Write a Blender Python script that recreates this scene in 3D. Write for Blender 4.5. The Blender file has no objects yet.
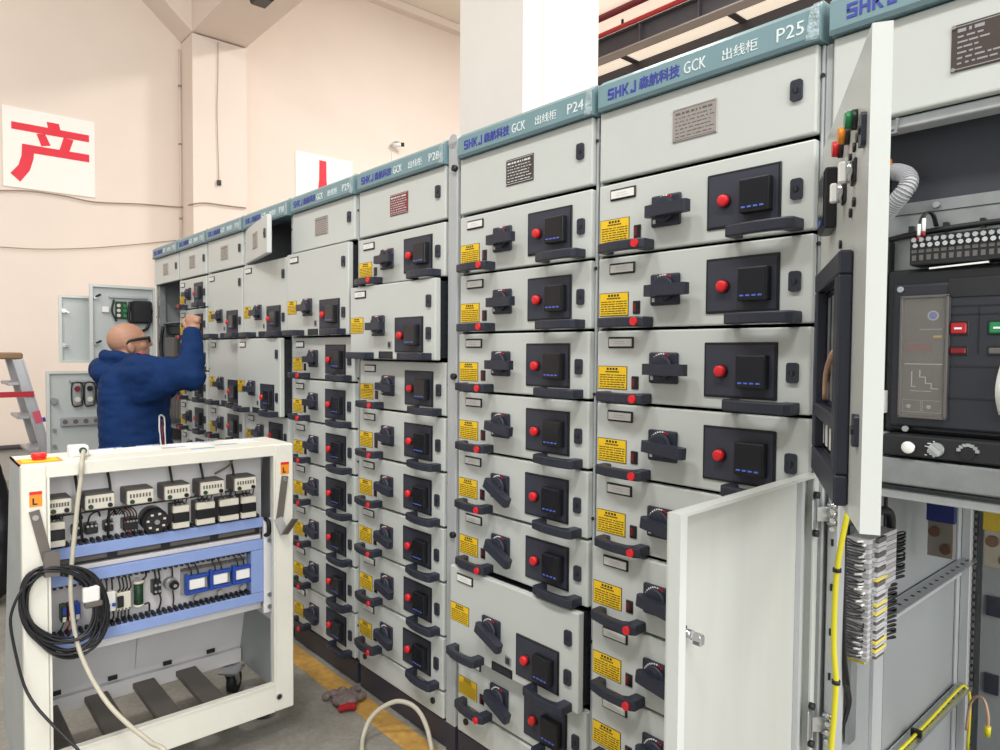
import bpy, bmesh, math, random
from mathutils import Vector, Matrix, noise
random.seed(7)
PI = math.pi
SC = bpy.context.scene
COL = SC.collection

# ------------------------------------------------------------------ camera
F = 693.0
ROLL = 0.0072
CAM = Vector((0, -1.463, 1.418))
VX, VY = -612.0, -23.7
TH = math.atan(-VY / F)
PHI = math.atan(612 / math.hypot(F, VY))
_fh = Vector((-math.cos(PHI), math.sin(PHI), 0))
_rt = Vector((math.sin(PHI), math.cos(PHI), 0))
_up = Vector((0, 0, 1))
_fw = _fh * math.cos(TH) - _up * math.sin(TH)
_u2 = _fh * math.sin(TH) + _up * math.cos(TH)
_c, _s = math.cos(ROLL), math.sin(ROLL)


def ray(x, y):
    ux, uy = x - 500, y - 375
    a = _c * ux + _s * uy
    b = -_s * ux + _c * uy
    return _fw * F + _rt * a - _u2 * b


def onX(x, y, X):
    d = ray(x, y)
    return CAM + d * ((X - CAM.x) / d.x)


def onY(x, y, Y):
    d = ray(x, y)
    return CAM + d * ((Y - CAM.y) / d.y)


def onZ(x, y, Z):
    d = ray(x, y)
    return CAM + d * ((Z - CAM.z) / d.z)


def at(x, y, depth):
    d = ray(x, y)
    return CAM + d * (depth / F)


cam = bpy.data.cameras.new('camera')
cam.sensor_width = 36
cam.lens = F / 1000 * 36
cam.clip_end = 100
camo = bpy.data.objects.new('camera', cam)
COL.objects.link(camo)
R_ = _rt * _c + _u2 * _s
U_ = -_rt * _s + _u2 * _c
camo.matrix_world = Matrix(((R_.x, U_.x, -_fw.x, CAM.x), (R_.y, U_.y, -_fw.y, CAM.y), (R_.z, U_.z, -_fw.z, CAM.z), (0, 0, 0, 1)))
SC.camera = camo
SC.view_settings.view_transform = 'Standard'
SC.view_settings.look = 'None'
SC.view_settings.gamma = 1
SC.view_settings.exposure = -0.24
SC.view_settings.use_curve_mapping = False

# ------------------------------------------------------------------ materials


def lin(c):
    return tuple((v / 255 / 12.92 if v / 255 <= .04045 else ((v / 255 + .055) / 1.055) ** 2.4) for v in c)


def mat(name, rgb, rough=.5, metal=0., var=0., scale=8., bump=0., bscale=60., emit=None, estr=0., alpha=1., coat=0., stretch=(1, 1, 1), spec=.5, var2=0., scale2=1.5):
    m = bpy.data.materials.new(name)
    m.use_nodes = True
    nt = m.node_tree
    b = nt.nodes['Principled BSDF']
    col = lin(rgb) + (1,)
    b.inputs['Base Color'].default_value = col
    b.inputs['Roughness'].default_value = rough
    b.inputs['Metallic'].default_value = metal
    b.inputs['Specular IOR Level'].default_value = spec
    if coat:
        b.inputs['Coat Weight'].default_value = coat
    if alpha < 1:
        b.inputs['Alpha'].default_value = alpha
    if emit:
        b.inputs['Emission Color'].default_value = lin(emit) + (1,)
        b.inputs['Emission Strength'].default_value = estr
    if var or bump or var2:
        tc = nt.nodes.new('ShaderNodeTexCoord')
        mp = nt.nodes.new('ShaderNodeMapping')
        mp.inputs['Scale'].default_value = stretch
        nt.links.new(tc.outputs['Object'], mp.inputs[0])
    if var or var2:
        last = None
        for (v, s) in ((var, scale), (var2, scale2)):
            if not v:
                continue
            n = nt.nodes.new('ShaderNodeTexNoise')
            n.inputs['Scale'].default_value = s
            n.inputs['Detail'].default_value = 6
            nt.links.new(mp.outputs[0], n.inputs['Vector'])
            mr = nt.nodes.new('ShaderNodeMapRange')
            mr.inputs[1].default_value = .25
            mr.inputs[2].default_value = .75
            mr.inputs[3].default_value = 1 - v
            mr.inputs[4].default_value = 1 + v * .6
            nt.links.new(n.outputs['Fac'], mr.inputs[0])
            mx = nt.nodes.new('ShaderNodeMix')
            mx.data_type = 'RGBA'
            mx.blend_type = 'MULTIPLY'
            mx.inputs[0].default_value = 1
            if last is None:
                mx.inputs[6].default_value = col
            else:
                nt.links.new(last, mx.inputs[6])
            nt.links.new(mr.outputs[0], mx.inputs[7])
            last = mx.outputs[2]
        nt.links.new(last, b.inputs['Base Color'])
    if bump:
        n2 = nt.nodes.new('ShaderNodeTexNoise')
        n2.inputs['Scale'].default_value = bscale
        n2.inputs['Detail'].default_value = 4
        nt.links.new(mp.outputs[0], n2.inputs['Vector'])
        bp = nt.nodes.new('ShaderNodeBump')
        bp.inputs['Strength'].default_value = bump
        bp.inputs['Distance'].default_value = .01
        nt.links.new(n2.outputs['Fac'], bp.inputs['Height'])
        nt.links.new(bp.outputs[0], b.inputs['Normal'])
    return m


M = {}
M['paint'] = mat('cabinet_paint', (204, 209, 205), .3, var=.03, scale=3)
M['post'] = mat('galvanised_post', (184, 188, 190), .35, .1, var=.08, scale=5, stretch=(8, 8, 1))
M['steel'] = mat('galvanised_steel', (150, 154, 155), .42, .45, var=.15, scale=25)
M['inner'] = mat('inner_sheet', (152, 157, 158), .45, .1, var=.06, scale=4)
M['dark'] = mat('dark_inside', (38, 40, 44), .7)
M['plinth'] = mat('plinth_paint', (52, 54, 66), .45, var=.12, scale=14)
M['navy'] = mat('graphite_plastic', (44, 48, 61), .42, bump=.05, bscale=300)
M['navy2'] = mat('graphite_panel', (56, 59, 72), .5)
M['black'] = mat('black_plastic', (24, 25, 29), .38)
M['black2'] = mat('matte_black', (30, 31, 35), .6)
M['screen'] = mat('dark_screen', (26, 27, 33), .18)
M['bluedot'] = mat('blue_print', (92, 118, 225), .5)
M['red'] = mat('red_plastic', (225, 38, 45), .35)
M['darkred'] = mat('dark_red', (120, 18, 28), .4)
M['green'] = mat('green_plastic', (30, 130, 75), .35)
M['orange'] = mat('orange_plastic', (245, 150, 40), .4)
M['yellow'] = mat('warning_yellow', (246, 203, 32), .5)
M['ink'] = mat('black_ink', (40, 38, 30), .7)
M['white'] = mat('white_card', (238, 238, 235), .6)
M['teal'] = mat('teal_header', (124, 155, 162), .4, var=.06, scale=10)
M['film'] = mat('clear_film', (205, 226, 232), .12, var=.3, scale=60, bump=.8, bscale=70, alpha=.45)
M['door_in'] = mat('door_inner_sheet', (186, 193, 192), .35, var=.05, scale=4)
M['wirewall'] = mat('wall_wire', (158, 140, 124), .7)
M['blue_ink'] = mat('blue_ink', (62, 72, 165), .5)
M['white_ink'] = mat('white_ink', (225, 235, 236), .5)
M['plate'] = mat('brushed_plate', (172, 166, 161), .35, .3, var=.1, scale=40, stretch=(1, 1, 12))
M['plate_dark'] = mat('etched_plate', (84, 74, 70), .4, .3)
M['plate_red'] = mat('red_etched_plate', (132, 62, 62), .4, .2)
M['chrome'] = mat('chrome', (205, 208, 210), .18, .95)
M['zinc'] = mat('zinc', (185, 188, 190), .3, .8)
M['copper'] = mat('tinned_bar', (165, 160, 150), .3, .8, var=.1, scale=20)
M['bolt'] = mat('brass_bolt', (120, 92, 80), .35, .7)
M['coil'] = mat('black_flex', (34, 34, 38), .35)
M['door_low'] = mat('lower_door_inner', (188, 191, 186), .28, var=.05, scale=3, stretch=(6, 6, 1))
M['wirebk'] = mat('black_wire', (22, 22, 25), .5)
M['ylgn'] = mat('yellow_green_wire', (214, 205, 40), .45)
M['beige'] = mat('beige_cable', (192, 187, 170), .5, var=.08, scale=12)
M['cart'] = mat('cart_enamel', (236, 235, 224), .4, var=.05, scale=6, var2=.04)
M['cart_in'] = mat('cart_inner', (228, 228, 228), .5, var=.06, scale=4)
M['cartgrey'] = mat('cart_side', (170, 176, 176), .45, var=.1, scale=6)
M['lav'] = mat('lavender_duct', (140, 163, 216), .45, var=.06, scale=20)
M['panelw'] = mat('panel_white', (205, 203, 203), .5, var=.04)
M['cream'] = mat('device_cream', (214, 210, 196), .5)
M['devgrey'] = mat('device_grey', (98, 94, 92), .55)
M['blue'] = mat('device_blue', (36, 72, 165), .4)
M['resgreen'] = mat('resistor_green', (28, 66, 42), .45)
M['bar'] = mat('floor_rail', (112, 106, 100), .55, .2, var=.12, scale=8)
M['alu'] = mat('aluminium', (178, 180, 184), .4, .6, var=.08, scale=12)
M['wood'] = mat('brown_top', (140, 112, 82), .6, var=.15)
M['wall'] = mat('cream_wall', (240, 226, 214), .85, var=.025, scale=2.2, var2=.03, scale2=.35, bump=.08, bscale=5, stretch=(1, 1, 1))
M['colw'] = mat('white_column', (232, 228, 222), .8, var=.03, scale=3)
M['ceil'] = mat('ceiling_cream', (245, 236, 222), .8)
M['girder'] = mat('girder_grey', (72, 70, 76), .6, var=.12, scale=3)
M['flange'] = mat('girder_flange', (150, 142, 138), .6)
M['pipe_red'] = mat('red_pipe', (214, 62, 66), .4)
M['pipe_dk'] = mat('dark_red_pipe', (120, 28, 44), .45)
M['sign'] = mat('sign_board', (250, 247, 240), .5)
M['sign_red'] = mat('sign_red', (232, 40, 62), .5)
M['skin'] = mat('skin', (178, 134, 110), .5, var=.05, scale=14)
M['jacket'] = mat('navy_jacket', (24, 51, 97), .75, var=.2, scale=12, bump=.35, bscale=45, spec=.12)
M['trouser'] = mat('dark_trousers', (34, 36, 46), .8)
M['hair'] = mat('shaved_hair', (150, 112, 92), .6)
M['glove'] = mat('knit_glove', (128, 114, 112), .9, var=.25, scale=90, bump=.8, bscale=160)
M['glove_red'] = mat('knit_cuff', (156, 24, 34), .9, bump=.5, bscale=200)
M['rubber'] = mat('black_rubber', (28, 28, 30), .6)
M['bag'] = mat('black_bag', (22, 23, 27), .5, bump=.4, bscale=12)
M['hose'] = mat('grey_hose', (176, 178, 182), .4)
M['tan'] = mat('tan_wire', (196, 158, 130), .5)


def floor_mat():
    m = bpy.data.materials.new('concrete_floor')
    m.use_nodes = True
    nt = m.node_tree
    b = nt.nodes['Principled BSDF']
    b.inputs['Roughness'].default_value = .55
    tc = nt.nodes.new('ShaderNodeTexCoord')
    last = None
    for i, (s, d, lo, hi, a, c) in enumerate(((1.3, 5, .35, .65, .8, 1.1), (9, 8, .3, .7, .86, 1.1), (55, 5, .35, .65, .9, 1.08))):
        n = nt.nodes.new('ShaderNodeTexNoise')
        n.inputs['Scale'].default_value = s
        n.inputs['Detail'].default_value = d
        nt.links.new(tc.outputs['Object'], n.inputs['Vector'])
        mr = nt.nodes.new('ShaderNodeMapRange')
        for k, v in zip((1, 2, 3, 4), (lo, hi, a, c)):
            mr.inputs[k].default_value = v
        nt.links.new(n.outputs['Fac'], mr.inputs[0])
        mx = nt.nodes.new('ShaderNodeMix')
        mx.data_type = 'RGBA'
        mx.blend_type = 'MULTIPLY'
        mx.inputs[0].default_value = 1
        if last is None:
            mx.inputs[6].default_value = lin((146, 143, 135)) + (1,)
        else:
            nt.links.new(last, mx.inputs[6])
        nt.links.new(mr.outputs[0], mx.inputs[7])
        last = mx.outputs[2]
    # paint and plaster speckles
    v = nt.nodes.new('ShaderNodeTexVoronoi')
    v.inputs['Scale'].default_value = 9
    nt.links.new(tc.outputs['Object'], v.inputs['Vector'])
    mr = nt.nodes.new('ShaderNodeMapRange')
    for k, q in zip((1, 2, 3, 4), (.03, .09, 1, 0)):
        mr.inputs[k].default_value = q
    nt.links.new(v.outputs['Distance'], mr.inputs[0])
    mx = nt.nodes.new('ShaderNodeMix')
    mx.data_type = 'RGBA'
    nt.links.new(mr.outputs[0], mx.inputs[0])
    nt.links.new(last, mx.inputs[6])
    mx.inputs[7].default_value = lin((176, 172, 164)) + (1,)
    nt.links.new(mx.outputs[2], b.inputs['Base Color'])
    return m


M['floor'] = floor_mat()
M['line'] = mat('floor_paint_yellow', (204, 160, 84), .6, var=.3, scale=7, var2=.25, scale2=30)

# ------------------------------------------------------------------ mesh builder


class B:
    """Collects shapes in one bmesh; m is the index of the material."""

    def __init__(s):
        s.bm = bmesh.new()
        s.mats = []

    def mi(s, m):
        if m not in s.mats:
            s.mats.append(m)
        return s.mats.index(m)

    def _set(s, faces, m, smooth=False):
        i = s.mi(m)
        for f in faces:
            f.material_index = i
            f.smooth = smooth

    def box(s, x0, x1, y0, y1, z0, z1, m, bev=0, seg=1, mtx=None):
        r = bmesh.ops.create_cube(s.bm, size=1)
        vs = r['verts']
        for v in vs:
            v.co = Vector(((x0 + x1) / 2 + v.co.x * (x1 - x0), (y0 + y1) / 2 + v.co.y * (y1 - y0), (z0 + z1) / 2 + v.co.z * (z1 - z0)))
        fs = set(f for v in vs for f in v.link_faces)
        s._set(fs, m)
        if bev:
            es = list(set(e for v in vs for e in v.link_edges))
            r = bmesh.ops.bevel(s.bm, geom=es, offset=bev, segments=seg, affect='EDGES', profile=.5, clamp_overlap=True)
            vs = list(set(v for f in r['faces'] for v in f.verts) | set(v for v in vs if v.is_valid))
            s._set(r['faces'], m)
        if mtx is not None:
            for v in vs:
                v.co = mtx @ v.co
        return vs

    def poly(s, pts, m):
        f = s.bm.faces.new([s.bm.verts.new(p) for p in pts])
        s._set([f], m)
        return f

    def prism(s, pts, vec, m):
        """extrude a closed planar polygon along vec"""
        vec = Vector(vec)
        a = [s.bm.verts.new(Vector(p)) for p in pts]
        b = [s.bm.verts.new(Vector(p) + vec) for p in pts]
        fs = [s.bm.faces.new(a[::-1]), s.bm.faces.new(b)]
        n = len(a)
        for i in range(n):
            fs.append(s.bm.faces.new((a[i], a[(i + 1) % n], b[(i + 1) % n], b[i])))
        s._set(fs, m)
        bmesh.ops.recalc_face_normals(s.bm, faces=fs)
        return a + b

    def cyl(s, p0, p1, r, m, seg=16, r2=None, smooth=True):
        p0, p1 = Vector(p0), Vector(p1)
        d = p1 - p0
        q = d.to_track_quat('Z', 'Y').to_matrix().to_4x4()
        mt = Matrix.Translation((p0 + p1) / 2) @ q
        r_ = bmesh.ops.create_cone(s.bm, cap_ends=True, segments=seg, radius1=r, radius2=r if r2 is None else r2, depth=d.length, matrix=mt)
        fs = set(f for v in r_['verts'] for f in v.link_faces)
        i = s.mi(m)
        for f in fs:
            f.material_index = i
            f.smooth = smooth and len(f.verts) == 4
        return r_['verts']

    def ball(s, c, r, m, seg=12, sc=(1, 1, 1), mtx=None):
        r_ = bmesh.ops.create_uvsphere(s.bm, u_segments=seg, v_segments=max(6, seg // 2 + 1), radius=r)
        for v in r_['verts']:
            v.co = Vector((v.co.x * sc[0], v.co.y * sc[1], v.co.z * sc[2]))
            if mtx is not None:
                v.co = mtx @ v.co
            v.co += Vector(c)
        s._set(set(f for v in r_['verts'] for f in v.link_faces), m, True)
        return r_['verts']

    def tube(s, pts, r, m, seg=8, closed=False, smooth=4):
        """round tube along a smoothed path; r a number or one per given point"""
        P = [Vector(p) for p in pts]
        rs = r if isinstance(r, (list, tuple)) else [r] * len(P)
        if smooth > 1 and len(P) > 2:
            Q, RR = [], []
            n = len(P)
            last = n if closed else n - 1
            for i in range(last):
                p0 = P[(i - 1) % n] if (closed or i > 0) else P[0] * 2 - P[1]
                p1, p2 = P[i], P[(i + 1) % n]
                p3 = P[(i + 2) % n] if (closed or i + 2 < n) else P[-1] * 2 - P[-2]
                for k in range(smooth):
                    t = k / smooth
                    Q.append(.5 * ((2 * p1) + (p2 - p0) * t + (2 * p0 - 5 * p1 + 4 * p2 - p3) * t * t + (3 * p1 - p0 - 3 * p2 + p3) * t ** 3))
                    RR.append(rs[i] * (1 - t) + rs[(i + 1) % n] * t)
            if not closed:
                Q.append(P[-1])
                RR.append(rs[-1])
            P, rs = Q, RR
        n = len(P)
        rings = []
        ref = None
        for i in range(n):
            if closed:
                t = P[(i + 1) % n] - P[i - 1]
            else:
                t = P[min(i + 1, n - 1)] - P[max(i - 1, 0)]
            if t.length < 1e-9:
                t = Vector((0, 0, 1))
            t.normalize()
            if ref is None:
                ref = t.orthogonal().normalized()
            ref = (ref - t * ref.dot(t))
            if ref.length < 1e-6:
                ref = t.orthogonal()
            ref.normalize()
            bi = t.cross(ref)
            rings.append([s.bm.verts.new(P[i] + (ref * math.cos(2 * PI * k / seg) + bi * math.sin(2 * PI * k / seg)) * rs[i]) for k in range(seg)])
        fs = []
        for i in range(n if closed else n - 1):
            a, b = rings[i], rings[(i + 1) % n]
            for k in range(seg):
                fs.append(s.bm.faces.new((a[k], a[(k + 1) % seg], b[(k + 1) % seg], b[k])))
        s._set(fs, m, True)
        if not closed:
            s._set([s.bm.faces.new(rings[0][::-1]), s.bm.faces.new(rings[-1])], m)
        return P

    def loft(s, rings, m, smooth=True, cap=True):
        vr = [[s.bm.verts.new(Vector(p)) for p in r] for r in rings]
        n = len(vr[0])
        fs = []
        for a, b in zip(vr, vr[1:]):
            for k in range(n):
                fs.append(s.bm.faces.new((a[k], a[(k + 1) % n], b[(k + 1) % n], b[k])))
        s._set(fs, m, smooth)
        if cap:
            s._set([s.bm.faces.new(vr[0][::-1]), s.bm.faces.new(vr[-1])], m, smooth)

    def bar(s, p0, p1, w, t, m, upv=(0, 0, 1)):
        """rectangular bar from p0 to p1; w across, t along upv"""
        p0, p1 = Vector(p0), Vector(p1)
        d = p1 - p0
        L = d.length
        d.normalize()
        u = Vector(upv)
        u = (u - d * u.dot(d)).normalized()
        w_ = d.cross(u)
        mt = Matrix(((d.x, w_.x, u.x, (p0.x + p1.x) / 2), (d.y, w_.y, u.y, (p0.y + p1.y) / 2), (d.z, w_.z, u.z, (p0.z + p1.z) / 2), (0, 0, 0, 1)))
        return s.box(-L / 2, L / 2, -w / 2, w / 2, -t / 2, t / 2, m, mtx=mt)

    def mesh(s, name):
        me = bpy.data.meshes.new(name)
        s.bm.to_mesh(me)
        s.bm.free()
        for m in s.mats:
            me.materials.append(M[m])
        return me


def put(name, me, parent=None, loc=(0, 0, 0), rz=0, **props):
    if isinstance(me, B):
        me = me.mesh(name)
    o = bpy.data.objects.new(name, me)
    COL.objects.link(o)
    o.location = loc
    o.rotation_euler = (0, 0, rz)
    if parent:
        o.parent = parent
    for k, v in props.items():
        o[k] = v
    return o


def thing(name, label, cat, loc=(0, 0, 0), rz=0, group=None):
    o = bpy.data.objects.new(name, None)
    o.empty_display_size = .05
    COL.objects.link(o)
    o.location = loc
    o.rotation_euler = (0, 0, rz)
    o['label'] = label
    o['category'] = cat
    if group:
        o['group'] = group
    return o


def solo(name, b, label, cat, group=None, loc=(0, 0, 0), rz=0):
    o = put(name, b, None, loc, rz, label=label, category=cat)
    if group:
        o['group'] = group
    return o


_txt = []


def text_mesh(s, size, m, extr=.0006, width=None, bold=0., shear=0):
    """lettering as a mesh in the XZ plane, reading along +X, facing -Y, origin at its lower left"""
    cu = bpy.data.curves.new('lettering', 'FONT')
    cu.body = s
    cu.size = size
    cu.extrude = extr
    cu.shear = shear
    cu.resolution_u = 2
    o = bpy.data.objects.new('lettering', cu)
    COL.objects.link(o)
    dg = bpy.context.evaluated_depsgraph_get()
    me = bpy.data.meshes.new_from_object(o.evaluated_get(dg))
    bpy.data.objects.remove(o)
    bpy.data.curves.remove(cu)
    xs = [v.co.x for v in me.vertices]
    ys = [v.co.y for v in me.vertices]
    x0, x1, y0 = min(xs), max(xs), min(ys)
    k = width / (x1 - x0) if width else 1
    for v in me.vertices:
        v.co = Vector(((v.co.x - x0) * k, -v.co.z, (v.co.y - y0)))
    if bold:        # heavier strokes: the same lettering again, a hair to the side and up
        bm = bmesh.new()
        bm.from_mesh(me)
        for dx, dz in ((bold, 0), (0, bold), (bold, bold)):
            g = bmesh.ops.duplicate(bm, geom=[f for f in bm.faces if f.index < len(me.polygons) and f.index >= 0][:len(me.polygons)])['geom']
            for v in g:
                if isinstance(v, bmesh.types.BMVert):
                    v.co += Vector((dx, -.00005 - dx * .02 - dz * .03, dz))
            bm.faces.index_update()
        bm.to_mesh(me)
        bm.free()
    me.materials.clear()
    me.materials.append(M[m])
    return me
def glass(name, rgb, alpha, rough=.1):
    m = mat(name, rgb, rough, alpha=alpha)
    return m


M['cover'] = glass('clear_cover', (150, 146, 142), .28, .08)
M['tealdk'] = mat('teal_header_lip', (84, 108, 114), .45)
M['screenplate'] = mat('arc_screen_sheet', (56, 58, 66), .5)
M['paleyel'] = mat('pale_yellow_tag', (232, 212, 84), .5)
M['term'] = mat('terminal_grey', (166, 167, 170), .55)
M['term2'] = mat('terminal_light', (196, 197, 200), .55)
M['ctrl'] = mat('control_plate', (82, 79, 77), .45)
M['btn_red'] = mat('button_red', (178, 26, 40), .4)
M['barblue'] = mat('bar_sleeve_blue', (26, 38, 104), .45)
M['barylw'] = mat('bar_sleeve_yellow', (196, 172, 48), .45)
M['breaker'] = mat('breaker_front', (40, 42, 51), .45)
M['dado'] = mat('grey_dado', (176, 170, 163), .8, var=.06, scale=5)
M['pink'] = mat('pink_sticker', (206, 84, 110), .6)
M['strap'] = mat('red_strap', (176, 30, 48), .6)
M['skylight'] = mat('roof_light', (245, 236, 222), .6, emit=(255, 238, 216), estr=.75)
# ------------------------------------------------------------------ draw-out units
PW = .588       # width of a unit's front
PH = .1965      # height of a single unit
KIT = {}


def front_mesh(h, g=.004):
    b = B()
    b.box(0, PW, 0, .024, g, h - g, 'paint', .004, 2)
    b.box(.012, PW - .012, .0245, .42, g + .008, h - g - .008, 'dark')
    for i in range(7):          # slots in the side plate
        z = g + .02 + i * (h - .05) / 7
        b.box(PW - .012, PW - .0105, .05, .40, z, z + (h - .05) / 16, 'navy')
    return b.mesh('drawer')


def kit():
    b = B()
    b.box(.040, .125, -.004, .001, .146, .176, 'black', .002)
    b.box(.045, .120, -.0055, -.004, .151, .171, 'white')
    for i in range(2):
        b.box(.060 + .004 * i, .102 - .006 * i, -.0058, -.0055, .157 + i * .006, .158 + i * .006, 'post')
    KIT['label_holder'] = b.mesh('label_holder')
    b = B()
    b.box(.006, .104, -.0012, .0005, .036, .098, 'ink')
    b.box(.0075, .1025, -.0018, -.001, .0375, .0965, 'yellow')
    rnd = random.Random(3)
    for i in range(4):
        b.box(.036 + i * .010, .0425 + i * .010, -.0023, -.0017, .0875, .0935, 'ink')
    for i in range(9):
        b.box(.032 + i * .0052, .0358 + i * .0052, -.0023, -.0017, .081, .0845, 'ink')
    for r in range(6):
        x = .012
        z = .0415 + r * .0063
        while x < .098:
            w = rnd.uniform(.004, .013)
            b.box(x, min(x + w, .0985), -.0023, -.0017, z, z + .0022, 'ink')
            x += w + rnd.uniform(.0012, .004)
    KIT['warning_sticker'] = b.mesh('warning_sticker')
    b = B()
    b.box(.119, .142, -.003, .001, .039, .073, 'black', .0015)
    b.box(.1225, .1385, -.0036, -.003, .043, .069, 'screen')
    b.box(.1225, .1305, -.0040, -.0036, .045, .067, 'darkred')
    KIT['indicator_window'] = b.mesh('indicator_window')
    b = B()
    b.box(.178, .264, -.010, .001, .057, .136, 'navy', .005, 2)
    b.cyl((.221, -.010, .098), (.221, -.022, .098), .031, 'navy2', 24)
    b.cyl((.221, -.022, .098), (.221, -.026, .098), .024, 'navy', 24)
    for i in range(9):      # printed arc of the dial
        a = math.radians(60 + i * 12)
        b.box(.221 + .0345 * math.cos(a) - .0022, .221 + .0345 * math.cos(a) + .0022, -.0112, -.0098, .098 + .0345 * math.sin(a) - .0018, .098 + .0345 * math.sin(a) + .0018, 'white' if i > 1 else 'red')
    b.box(.186, .194, -.0112, -.0098, .066, .076, 'white')
    KIT['rotary_switch'] = b.mesh('rotary_switch')
    b = B()
    pr = [(.178, -.030), (.184, -.022), (.206, -.024), (.236, -.024), (.300, -.030), (.306, -.034), (.306, -.052), (.298, -.056), (.236, -.052), (.200, -.050), (.184, -.048), (.178, -.042)]
    vs = b.prism([(x, y + .006, .079) for x, y in pr], (0, 0, .028), 'navy')
    KIT['switch_lever'] = b.mesh('switch_lever')
    b = B()
    b.box(.335, .517, -.004, .001, .031, .160, 'black', .002)
    b.box(.341, .511, -.0052, -.0038, .037, .154, 'navy2')
    KIT['meter_panel'] = b.mesh('meter_panel')
    b = B()
    b.cyl((.384, -.004, .093), (.384, -.009, .093), .0155, 'black', 20)
    b.cyl((.384, -.009, .093), (.384, -.020, .093), .0138, 'red', 20, .013)
    b.ball((.384, -.020, .093), .013, 'red', 16, (1, .3, 1))
    KIT['push_button'] = b.mesh('push_button')
    b = B()
    b.box(.428, .500, -.026, -.004, .056, .131, 'black', .003, 2)
    b.box(.4315, .4965, -.0268, -.0259, .062, .128, 'screen')
    for i in range(4):
        b.box(.436 + i * .0145, .4455 + i * .0145, -.0274, -.0267, .066, .0695, 'bluedot')
    KIT['motor_protector'] = b.mesh('motor_protector')
    b = B()
    n = 24
    pts = []
    for i in range(n):
        a = 2 * PI * (i + .5) / n
        r = .0065
        cz = .0155 if math.sin(a) >= 0 else -.0155
        cx = .0065 if math.cos(a) >= 0 else -.0065
        pts.append((.551 + cx + r * math.cos(a), .0005, .0935 + cz + r * math.sin(a)))
    b.prism(pts, (0, -.007, 0), 'navy')
    b.cyl((.551, -.006, .0935), (.551, -.0085, .0935), .0062, 'black', 12)
    b.box(.5495, .5525, -.009, -.0084, .088, .099, 'navy2')
    KIT['door_lock'] = b.mesh('door_lock')

    def handle(x0, x1):
        b = B()
        w = x1 - x0
        t = .026
        # outer and inner line of the grip in plan view, bowed away from the front
        out = [(x0, .0), (x0, -.034), (x0 + .004, -.040), (x0 + w * .28, -.0505), (x0 + w * .5, -.054), (x0 + w * .72, -.0535), (x1 - .012, -.050), (x1, -.042), (x1, .0)]
        inn = [(x1 - .032, .0), (x1 - .034, -.026), (x0 + w * .7, -.0345), (x0 + w * .5, -.0355), (x0 + w * .3, -.0325), (x0 + .032, -.024), (x0 + .026, .0)]
        vs = b.prism([(x, y, .004) for x, y in out + inn], (0, 0, t), 'navy')
        es = [e for e in b.bm.edges if abs(e.verts[0].co.z - e.verts[1].co.z) < 1e-6 and min(e.verts[0].co.y, e.verts[1].co.y) < -.02]
        r = bmesh.ops.bevel(b.bm, geom=es, offset=.0035, segments=2, affect='EDGES', profile=.5, clamp_overlap=True)
        b._set(r['faces'], 'navy')
        return b.mesh('pull_handle')
    KIT['hl'] = handle(.027, .183)
    KIT['hr'] = handle(.402, .567)
    b = B()
    b.cyl((.163, -.051, .017), (.163, -.0585, .017), .0105, 'red', 16)
    KIT['release_button'] = b.mesh('release_button')
    b = B()
    b.box(.222, .318, -.003, .001, .006, .034, 'black', .001)
    for i in range(8):
        b.box(.230 + i * .0104, .236 + i * .0104, -.0036, -.003, .012, .028, 'navy2')
    KIT['test_socket'] = b.mesh('test_socket')
    b = B()
    b.box(.284, .312, -.003, .001, .045, .072, 'zinc', .001)
    b.box(.289, .307, -.0034, -.003, .049, .068, 'navy2')
    KIT['metal_window'] = b.mesh('metal_window')


kit()
LEVER_TILT = {}


def drawer(cab, z, h=PH, y=0., sx=1., rnd=None, x=0., tall=False, lever=0., nolabel=False):
    key = ('front', round(h, 4))
    if key not in KIT:
        KIT[key] = front_mesh(h)
    d = put('drawer', KIT[key], cab, (x, y, z))
    d.scale = (sx, 1, 1)
    up = h - PH if tall else 0
    def sub(name, k=None, dx=0., dy=0., dz=0.):
        return put(name, KIT[k or name], d, (dx, dy, dz))
    sub('label_holder', dz=h - PH)
    sub('warning_sticker', dz=.07 if tall else 0)
    sw = .036 if tall else 0
    sub('rotary_switch', dz=sw)
    lv = sub('switch_lever')
    # the lever turns about the switch axis
    c = Vector((.221, 0, .098))
    lv.matrix_local = Matrix.Translation(c + Vector((0, 0, sw))) @ Matrix.Rotation(lever, 4, 'Y') @ Matrix.Translation(-c)
    sub('meter_panel')
    sub('push_button')
    sub('motor_protector')
    if tall:
        sub('door_lock', dz=.005)
        sub('door_lock', dz=h - PH + .02)
        sub('test_socket')
        sub('metal_window')
    else:
        sub('door_lock')
        sub('indicator_window')
    sub('pull_handle', 'hl')
    if not tall:
        sub('release_button')
    sub('pull_handle', 'hr')
    return d


# ------------------------------------------------------------------ cabinets
HZ0, HZ1 = 2.066, 2.149
ROWZ = 1.872


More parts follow.
